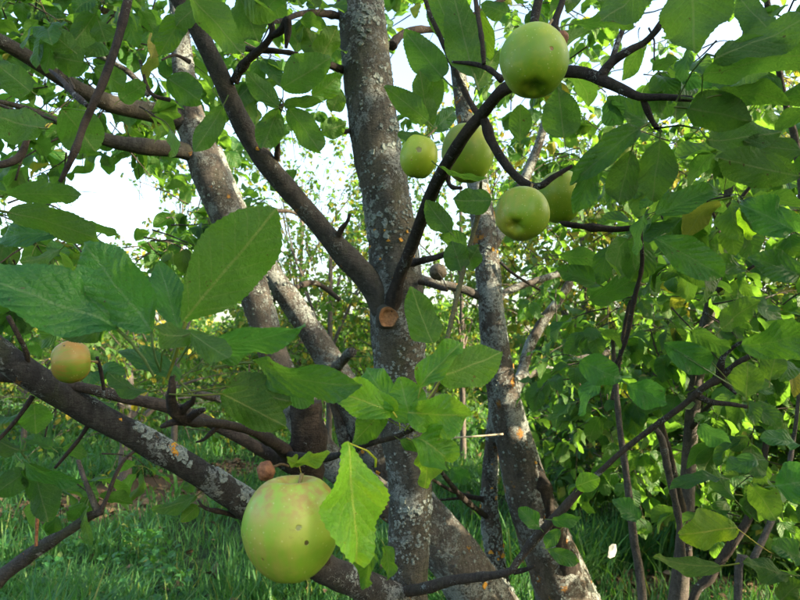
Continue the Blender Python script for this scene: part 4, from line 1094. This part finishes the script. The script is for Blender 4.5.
H(796, 232, 740, 204, 38, .74, .0, 10, 1, .35, .2, .09, (.9, 1.1, 1.4), bite=.3)
H(800, 275, 748, 258, 30, .70, .0, 25, 1, .35, .2, .06, (.7, .8, .9))
H(745, 270, 700, 262, 20, .9, .0, 25, 1, .35, .2, .06)
H(622, 165, 612, 178, 9, .85, .0, 10, -1, .2, .2, .05, (2, 1.6, 1))
H(647, 164, 639, 176, 9, .85, .0, 5, -1, .2, .2, .05, (3.2, 2.6, 1.5), label='small pale yellow leaf')
H(780, 100, 745, 60, 30, .75, .05, 20, -1, .3, .2, .05)
H(770, 30, 738, -5, 30, .75, .05, 20, -1, .3, .2, .05)
H(640, 48, 622, 80, 18, .9, .05, 20, -1, .3, .2, .05)
H(740, 210, 752, 240, 20, .95, .05, 10, -1, .3, .2, .08, (3.4, 2.8, 1), label='small yellow leaf')
# middle right
H(742, 346, 818, 330, 38, .78, -.02, 18, 1, .4, .15, .06, (1, 1.05, .8), (724, 356, .97))
H(664, 343, 712, 370, 30, .92, .0, 10, 1, .4, .2, .05, (.85, 1.05, 1.4), (718, 378, .98))
H(690, 330, 730, 348, 24, .92, .0, 25, 1, .4, .2, .05, None, (722, 366, .98))
H(627, 384, 666, 402, 30, .95, .0, 5, 1, .3, .2, .06, (.85, 1.1, 1.5))
H(580, 360, 622, 380, 30, .95, .0, 10, 1, .3, .2, .06, (.9, 1.1, 1.4))
H(604, 372, 580, 416, 22, 1.0, .0, 40, 1, .4, .2, .06, (.7, 1, 1.6))
H(746, 398, 748, 362, 30, .90, .0, 5, -1, .2, .2, .05, (1.3, 1.15, .8), (747, 406, .98))
H(770, 380, 778, 345, 24, .95, .0, 15, -1, .2, .2, .05, (1.2, 1.1, .8))
H(720, 330, 760, 300, 26, 1.0, .0, 30, -1, .3, .2, .05, (1.2, 1.1, .8))
H(590, 300, 640, 272, 26, 1.1, .0, 30, 1, .3, .2, .05)
H(600, 285, 556, 270, 22, 1.1, .0, 20, 1, .3, .2, .05)
H(560, 255, 602, 262, 20, 1.1, .0, 20, -1, .3, .2, .05)
H(610, 245, 600, 285, 22, 1.0, .0, 20, 1, .3, .2, .05)
# lower right
H(738, 528, 682, 536, 38, .80, .0, -14, -1, .3, .25, .07, (1.9, 1.35, .6), (755, 552, .90), label='broad olive yellow leaf held flat')
H(722, 566, 654, 556, 22, .78, .0, 32, -1, .5, .2, .05, (1.1, .95, .5))
H(720, 478, 668, 490, 18, .95, .0, 45, 1, .3, .25, .05, (.7, .8, .8))
H(752, 486, 776, 520, 30, .95, .0, 15, -1, .35, .25, .06, (1.5, 1.3, .9))
H(775, 486, 812, 480, 40, .9, .0, 10, 1, .35, .25, .06, (.9, 1.15, 1.5))
H(735, 500, 714, 470, 18, 1.0, .0, 20, -1, .35, .25, .06)
H(700, 425, 730, 445, 24, 1.05, .0, 40, 1, .3, .2, .05, BL)
H(758, 460, 725, 470, 22, 1.05, .0, 40, 1, .3, .2, .05, BL)
H(800, 445, 760, 438, 22, 1.0, .0, 40, 1, .3, .2, .05, BL)
H(576, 486, 600, 478, 20, 1.05, .0, 10, -1, .2, .1, .06, (2.2, 2.0, .9), (578, 491, 1.08), label='small round lime green leaf')
H(540, 528, 518, 508, 18, 1.08, .0, 10, 1, .3, .2, .06, (1, 1.1, 1.3))
H(552, 520, 582, 518, 14, 1.05, .0, 20, 1, .3, .2, .06, (1, 1.1, 1.2))
H(560, 530, 545, 548, 14, 1.07, .0, 20, 1, .3, .2, .06, (1, 1.1, 1.2))
H(548, 550, 578, 562, 16, 1.05, .0, 15, 1, .3, .2, .06, (1.1, 1.1, 1.1))
H(790, 575, 745, 560, 26, .8, .0, 40, -1, .3, .25, .06, (.7, .7, .5))
H(806, 560, 770, 545, 24, .8, .0, 40, 1, .3, .25, .06)
H(780, 600, 806, 582, 24, .8, .0, 30, -1, .3, .25, .06, (.6, .6, .4))
H(640, 520, 612, 500, 20, 1.2, .0, 30, 1, .3, .25, .06, BL)
# left: dark leaves under the white sky
H(2, 196, 80, 196, 26, .60, -.03, 30, -1, .45, .2, .05, (.7, .75, .75), bite=.2)
H(8, 212, 106, 242, 34, .62, .0, 25, -1, .4, .2, .06, (.8, .8, .75))
H(62, 234, -4, 240, 30, .66, .0, 35, 1, .4, .2, .05, (.8, 1, 1.3))
H(78, 228, 118, 236, 14, .75, .0, 40, -1, .4, .2, .05)
H(60, 250, 20, 262, 20, .8, .0, 40, -1, .4, .2, .05)
H(62, 108, 96, 152, 44, .70, .02, 10, -1, .2, .2, .05, (1, 1, .8), (88, 106, .67))
H(40, 128, -16, 112, 40, .70, .0, 15, -1, .3, .2, .04)
H(72, 50, 44, 26, 26, .95, .0, 10, -1, .2, .2, .05)
H(84, 62, 52, 56, 32, 1.0, .0, 20, -1, .2, .2, .05)
H(32, 92, -6, 62, 30, .95, .0, 10, -1, .2, .2, .05)
H(104, 40, 90, 22, 20, 1.05, .0, 10, -1, .2, .2, .05)
H(98, 20, 106, 42, 22, 1.0, .0, 10, -1, .2, .2, .05)
H(95, 68, 125, 88, 26, .98, .0, 20, -1, .2, .2, .05)
H(120, 100, 146, 84, 22, 1.05, .0, 20, -1, .2, .2, .05)
# top, round the big left branch
H(188, -6, 240, 53, 36, .88, .0, 15, -1, .25, .2, .05, (1.3, 1.2, 1.2))
H(206, -10, 176, 26, 26, .95, .0, 25, -1, .25, .2, .05)
H(184, 16, 160, 56, 26, .98, .0, 20, 1, .25, .2, .05, (1.5, 1.3, .9))
H(180, 30, 150, 40, 24, 1.0, .0, 20, -1, .25, .2, .05)
H(168, 78, 202, 102, 32, 1.0, .0, 10, -1, .2, .2, .05, (.8, .9, 1))
H(223, 106, 194, 152, 24, .98, .0, 15, -1, .25, .2, .05)
H(238, -8, 258, 42, 34, 1.0, .0, 10, -1, .2, .2, .05)
H(282, 88, 331, 58, 36, .98, .0, 8, -1, .15, .2, .05, None, (278, 106, 1.08))
H(278, 106, 246, 72, 22, 1.02, .0, 20, -1, .2, .2, .05)
H(284, 106, 324, 102, 14, 1.0, .0, 35, -1, .3, .2, .05, (.8, .8, .7))
H(288, 108, 320, 152, 28, 1.02, .0, 10, -1, .3, .2, .06)
H(278, 108, 262, 148, 28, 1.05, .0, 10, -1, .3, .2, .06)
H(312, 96, 342, 74, 24, 1.15, .0, 20, 1, .3, .2, .06, (1.5, 1.3, .9))
H(320, 62, 338, 26, 26, 1.2, .0, 20, -1, .3, .2, .06, (1.4, 1.2, .9))
H(322, 62, 306, 26, 26, 1.25, .0, 20, -1, .3, .2, .06, (1.2, 1.1, .9))
H(322, 132, 346, 124, 22, 1.2, .0, 5, -1, .3, .2, .06)
H(340, 88, 332, 112, 20, 1.25, .0, 20, -1, .3, .2, .06, (1.3, 1.2, .9))
H(300, 20, 326, 26, 16, 1.15, .0, 30, -1, .3, .2, .06)
H(290, 2, 318, -10, 18, 1.15, .0, 30, -1, .3, .2, .06)
H(268, 8, 290, -14, 20, 1.1, .0, 30, -1, .3, .2, .06)
H(262, 80, 272, 92, 18, 1.1, .0, 20, -1, .3, .2, .06)
H(296, 170, 270, 190, 18, 1.4, .0, 20, -1, .3, .2, .06)
# lower left
H(34, 404, 36, 434, 30, .85, .0, 5, -1, .15, .15, .04, (1.2, 1.2, .9))
H(28, 462, 48, 522, 36, .85, .0, 20, -1, .4, .3, .05, (.55, .65, .6))
H(22, 462, 84, 482, 20, .82, .0, 40, 1, .4, .2, .05, (.7, .9, 1))
H(24, 470, -8, 496, 26, .85, .0, 30, -1, .4, .3, .05, (.6, .7, .6))
H(20, 450, -14, 436, 24, .85, .0, 40, -1, .4, .3, .05, (.7, .7, .6))
H(52, 448, 22, 438, 16, .88, .0, 40, 1, .4, .3, .05)
H(62, 448, 86, 456, 16, .9, .0, 20, -1, .4, .3, .05)
H(196, 496, 152, 510, 18, .96, .0, 40, -1, .4, .3, .05, (1.1, 1.1, .8))
H(198, 505, 180, 522, 14, .96, .0, 20, -1, .4, .3, .05, (1.2, 1.1, .8))
H(196, 480, 182, 488, 14, .98, .0, 20, -1, .4, .3, .05)
H(450, 470, 470, 478, 18, 1.6, .0, 20, 1, .4, .3, .05, (.7, .9, 1.1))
H(440, 330, 416, 292, 8, .64, .0, 60, -1, .3, .2, .05)

# loose fill between them: small spurs along the limbs
AL = []
rg = random.Random(64)
for (px, py, d, rad, n, nl, size) in (
    (300, 20, 1.45, (.14, .15, .10), 4, 6, .07), (255, -40, 1.1, (.3, .2, .10), 7, 7, .075), (620, 20, .95, (.12, .12, .08), 5, 6, .07), (760, 60, .9, (.10, .15, .12), 7, 6, .08), (690, 190, 1.05, (.10, .15, .07), 5, 6, .075),
    (780, 200, .95, (.10, .15, .08), 5, 6, .075), (60, 40, 1.15, (.16, .15, .10), 6, 6, .07), (15, 215, 1.0, (.10, .15, .05), 4, 6, .075), (35, 460, 1.05, (.10, .12, .05), 4, 6, .07), (770, 380, 1.15, (.10, .15, .08), 5, 6, .075), (770, 500, 1.2, (.12, .15, .1), 6, 6, .075)):
    twb = MB(); crown_sprays(rg, P(px, py, d), rad, n, .14, nl, size, AL, twb, sag=.4)
    part('twigs', twb, M['bark_twig'], AT, kind='stuff')
# crown above the picture
twb = MB()
for (x, y, z) in ((-.25, 1.2, 2.45), (.35, 1.3, 2.5), (.0, 1.9, 2.8), (.7, .8, 2.3), (-.8, .8, 2.3), (.2, .4, 2.35), (.8, -.1, 2.4), (1.2, .4, 2.3)):
    crown_sprays(rg, Vector((x, y, z)), (.45, .45, .25), 16, .25, 8, .085, AL, twb, sag=.3)
part('twigs', twb, M['bark_twig'], AT, kind='stuff')
AL = keep_out(AL, [(637, 68, 24, 20, 0), (112, 200, 50, 30, 0)], rg)
emit(AL, AT, 'leaf', max(0, 300 - _hseed[0]), rg)

# ================================================================== FRUIT
def apple_bm(rx, h, seed, conic=.12, dip=.30, lobes=.03):
    """apple of radius rx and height h, stalk end +Z, centre at origin"""
    mb = MB(); rings = []
    nu, nv = 40, 30
    for i in range(nv + 1):
        ph = math.pi * (i / nv)
        r = math.sin(ph) ** .80 if 0 < i < nv else .0
        z = -math.cos(ph)
        top = max(0, z); bot = max(0, -z)
        rr = r * (1 - conic * bot - .02 * top)
        zz = z
        zz -= dip * 1.35 * math.exp(-(r / .27) ** 2) * (z > 0)
        zz += dip * .85 * math.exp(-(r / .24) ** 2) * (z < 0)
        ring = []
        for j in range(nu):
            a = 2 * math.pi * j / nu
            lo = 1 + lobes * math.cos(5 * a + seed) * (bot * 1.3 + .25) + .025 * noise.noise(Vector((math.cos(a) * 1.3, math.sin(a) * 1.3, z + seed)))
            zl = zz + .03 * math.cos(5 * a + seed) * bot * r + .04 * math.cos(a + seed) * top
            ring.append(Vector((max(rr, .004) * lo * math.cos(a) * rx, max(rr, .004) * lo * math.sin(a) * rx, zl * h * .5)))
        rings.append(ring)
    mb.grid(rings, cap0=True, cap1=True)
    return mb

def apple(px, py, d, wpx, hpx, label, axis, seed, mat, stem_to=None, conic=.12, calyx=True):
    """axis: direction of the stalk end as seen (right, up, towards camera)"""
    c = P(px, py, d)
    rx = wpx / FPX * d * .5; h = hpx / FPX * d * 1.04
    mb = apple_bm(rx, h, seed, conic)
    o = link('apple', mesh_of('apple', mb, mat)); tag(o, label, 'apple', 'apples on the apple tree')
    z = Vector((axis[0], -axis[2], axis[1])).normalized()
    x = Vector((1, 0, 0)); x = (x - z * x.dot(z)).normalized(); y = z.cross(x)
    m = Matrix((x, y, z)).transposed()
    o.matrix_world = Matrix.Translation(c) @ m.to_4x4()
    inv = (Matrix.Translation(c) @ m.to_4x4()).inverted()
    # stalk
    s0 = Vector((0, 0, h * .30))
    e = inv @ P(*stem_to) if stem_to else Vector((.004, 0, h * .5 + .012))
    sb = MB(); tube(sb, [(s0, .0016), (s0.lerp(e, .5) + Vector((.001, 0, .001)), .0013), (e, .0018)], 7, .003, .05, 60)
    link('stalk', mesh_of('stalk', sb, M['stem']), o)
    if calyx:
        cb = MB()
        for k in range(5):
            a = k * 1.2566 + seed
            dr = Vector((math.cos(a), math.sin(a), 0)); tn = Vector((-math.sin(a), math.cos(a), 0))
            b0 = Vector((0, 0, -h * .36)) + dr * rx * .03
            i0 = len(cb.v)
            cb.v += [b0 - tn * rx * .05, b0 + tn * rx * .05, b0 + dr * rx * .12 + tn * rx * .035 + Vector((0, 0, -h * .035)), b0 + dr * rx * .12 - tn * rx * .035 + Vector((0, 0, -h * .035)), b0 + dr * rx * .17 + Vector((0, 0, -h * .075))]
            cb.f += [(i0, i0 + 1, i0 + 2, i0 + 3), (i0 + 3, i0 + 2, i0 + 4)]
        link('calyx', mesh_of('calyx', cb, M['calyx']), o)
    return o

G, Y = (0.20, 0.36, 0.035), (0.47, 0.47, 0.085)
RED = (0.42, 0.13, 0.055)
def spot_at(dx, dy, r): # a point of the front skin, in apple space for an upright apple
    return (dx, -math.sqrt(max(0, r * r - dx * dx - dy * dy)), dy)
r0 = 98 / FPX * .48 * .5
DK, BR, GY = (.05, .03, .015), (.20, .09, .035), (.20, .21, .08)
m1 = apple_material('front_apple_skin', (0.17, 0.32, 0.022), (0.35, 0.43, 0.065), (0.48, 0.20, 0.09), .42,
    [(spot_at((314 - 293) / 98 * 2 * r0, (527 - 525) / 98 * 2 * r0, r0), .0018, DK), (spot_at((272 - 293) / 98 * 2 * r0, (527 - 545) / 98 * 2 * r0, r0), .0020, BR), (spot_at((306 - 293) / 98 * 2 * r0, (527 - 511) / 98 * 2 * r0, r0), .0023, GY)], .6, .85)
apple(292, 527, .48, 98, 101, 'large pale green apple at the front, partly covered by a big yellowing leaf', (.04, .98, .10), 1, m1, (302, 474, .49), .16)
r1 = .036
m2 = apple_material('top_apple_skin', (0.13, 0.25, 0.008), (0.32, 0.39, 0.018), RED, .10, [((.012, -.0315, -.013), .0026, BR), ((-.015, -.030, .008), .0012, DK), ((.004, -.034, .010), .0010, GY)], .8, .1)
apple(534, 62, .66, 69, 70, 'round green apple at the top, hanging above the other fruit', (.10, .93, -.34), 2, m2, (552, 20, .72))
m3 = apple_material('small_apple_skin', (0.20, 0.31, 0.014), (0.37, 0.43, 0.03), RED, .05, [((-.002, -.024, .006), .0042, (.22, .19, .06)), ((-.009, -.022, -.008), .0016, BR)], .8, .05)
apple(419, 157, .86, 38, 42, 'small green apple touching the trunk, with a round brown bruise', (.15, .95, .2), 3, m3, (436, 128, .93), .08)
m4 = apple_material('paired_apple_skin', (0.15, 0.26, 0.012), (0.33, 0.39, 0.035), (0.25, .14, .05), .35, [((-.012, -.026, -.016), .011, (.15, .12, .03))], .8, .1)
apple(468, 153, 1.06, 53, 58, 'green apple behind the dark slanting branch', (.0, .97, -.1), 4, m4, (464, 128, .92))
m5 = apple_material('hollow_apple_skin', (0.14, 0.26, 0.008), (0.32, 0.39, 0.02), (0.48, 0.20, 0.08), .35, [], .8, .35)
apple(522, 214, .80, 55, 53, 'green apple showing its dark hollow end, lower of the right hand pair', (.38, .62, -.68), 5, m5, (532, 184, .835))
m6 = apple_material('leafy_apple_skin', (0.13, 0.25, 0.008), (0.32, 0.39, 0.02), RED, .1, [], .8, .1)
apple(560, 197, .90, 45, 52, 'green apple half hidden behind a hanging leaf, right of the hollow ended one', (.0, .96, .1), 6, m6, (562, 170, .85))
m7 = apple_material('red_cheek_apple_skin', (0.14, 0.25, 0.02), (0.25, 0.27, 0.035), (0.45, 0.075, 0.045), 1.0, [((-.009, -.021, .002), .0020, (.10, .09, .02)), ((.003, -.022, .010), .0017, DK), ((.010, -.021, -.006), .0015, DK)], .2, .2)
apple(71, 362, .74, 43, 36, 'small yellowish apple with a red cheek resting on the low left limb', (.86, .1, -.45), 7, m7, (97, 362, .77), .06)
m8 = apple_material('far_apple_skin', (0.36, 0.26, 0.06), (0.45, 0.30, 0.09), (0.45, 0.12, 0.06), .9, [], .2, .1)
apple(116, 384, 1.6, 10, 9, 'tiny reddish apple in the leaves behind the low left limb', (.2, .9, .1), 8, m8, (118, 372, 1.6), calyx=False)

def shrivelled(name, px, py, d, wpx, hpx, label, mat, seed, stalk):
    c = P(px, py, d); r = wpx / FPX * d * .5
    mb = MB(); rings = []
    for i in range(15):
        ph = math.pi * i / 14; ring = []
        for j in range(20):
            a = 6.2832 * j / 20; dv = Vector((math.sin(ph) * math.cos(a), math.sin(ph) * math.sin(a), -math.cos(ph)))
            q = r * (1 + .16 * noise.noise(dv * 2.2 + Vector((seed, 0, 0))) - .10 * abs(noise.noise(dv * 5 + Vector((seed, 3, 0)))))
            ring.append(Vector((dv.x * q, dv.y * q, dv.z * q * hpx / wpx)))
        rings.append(ring)
    mb.grid(rings, cap0=True, cap1=True)
    o = link(name, mesh_of(name, mb, mat)); o.location = c
    tag(o, label, 'fruit')
    sb = MB(); e = P(*stalk) - c
    tube(sb, [(Vector((0, 0, 0)), .0015), (e * .6 + Vector((0, 0, .003)), .0012), (e, .0014)], 6, .004, .08, 60)
    link('stalk', mesh_of('stalk', sb, M['calyx']), o)
    return o
shrivelled('withered_fruit', 266, 471, .52, 18, 20, 'small withered brown fruit beside the front apple stalk', M['brown'], 1, (288, 466, .60))
shrivelled('rotten_fruit', 438, 272, 1.5, 18, 17, 'dull grey brown shrivelled fruit right of the centre trunk', M['greybrown'], 2, (447, 288, 1.2))
shrivelled('withered_bud', 562, 38, .74, 13, 15, 'dry brown withered bud on the twig behind the top apple', M['brown'], 3, (557, 26, .78))

# small white scrap in the grass at right
mb = MB(); c = P(612, 551, 1.9); u_ = Vector((1, .25, .1)).normalized() * .014; v_ = Vector((.15, .2, 1)).normalized() * .019; th = Vector((0, -.0008, 0))
ring = [(-1, -.8), (-.3, -1.1), (.7, -.9), (1.05, -.1), (.9, .9), (0, 1.1), (-.8, .8)]
f = [c + u_ * a + v_ * b + Vector((0, .004 * math.sin(a * 4 + b * 3), 0)) for a, b in ring]
mb.grid([[p + th for p in f], [p - th for p in f]], cap0=True, cap1=True)
o = link('paper_scrap', mesh_of('paper_scrap', mb, M['white'], False)); tag(o, 'small white scrap caught low among the stems over the grass at right', 'scrap')

# tan cord stretched behind, between the leaning trunk and the spotted trunk
mb = MB(); a, b = P(372, 438, 1.93), P(503, 434, 2.02)
tube(mb, [(a, .0032), (a.lerp(b, .35) - Vector((0, 0, .006)), .003), (a.lerp(b, .7) - Vector((0, 0, .006)), .003), (b, .0032)], 7, .02, .15, 60)
o = link('cord', mesh_of('cord', mb, M['cord'])); tag(o, 'thin tan cord stretched between the leaning tree and the orange spotted trunk', 'cord')
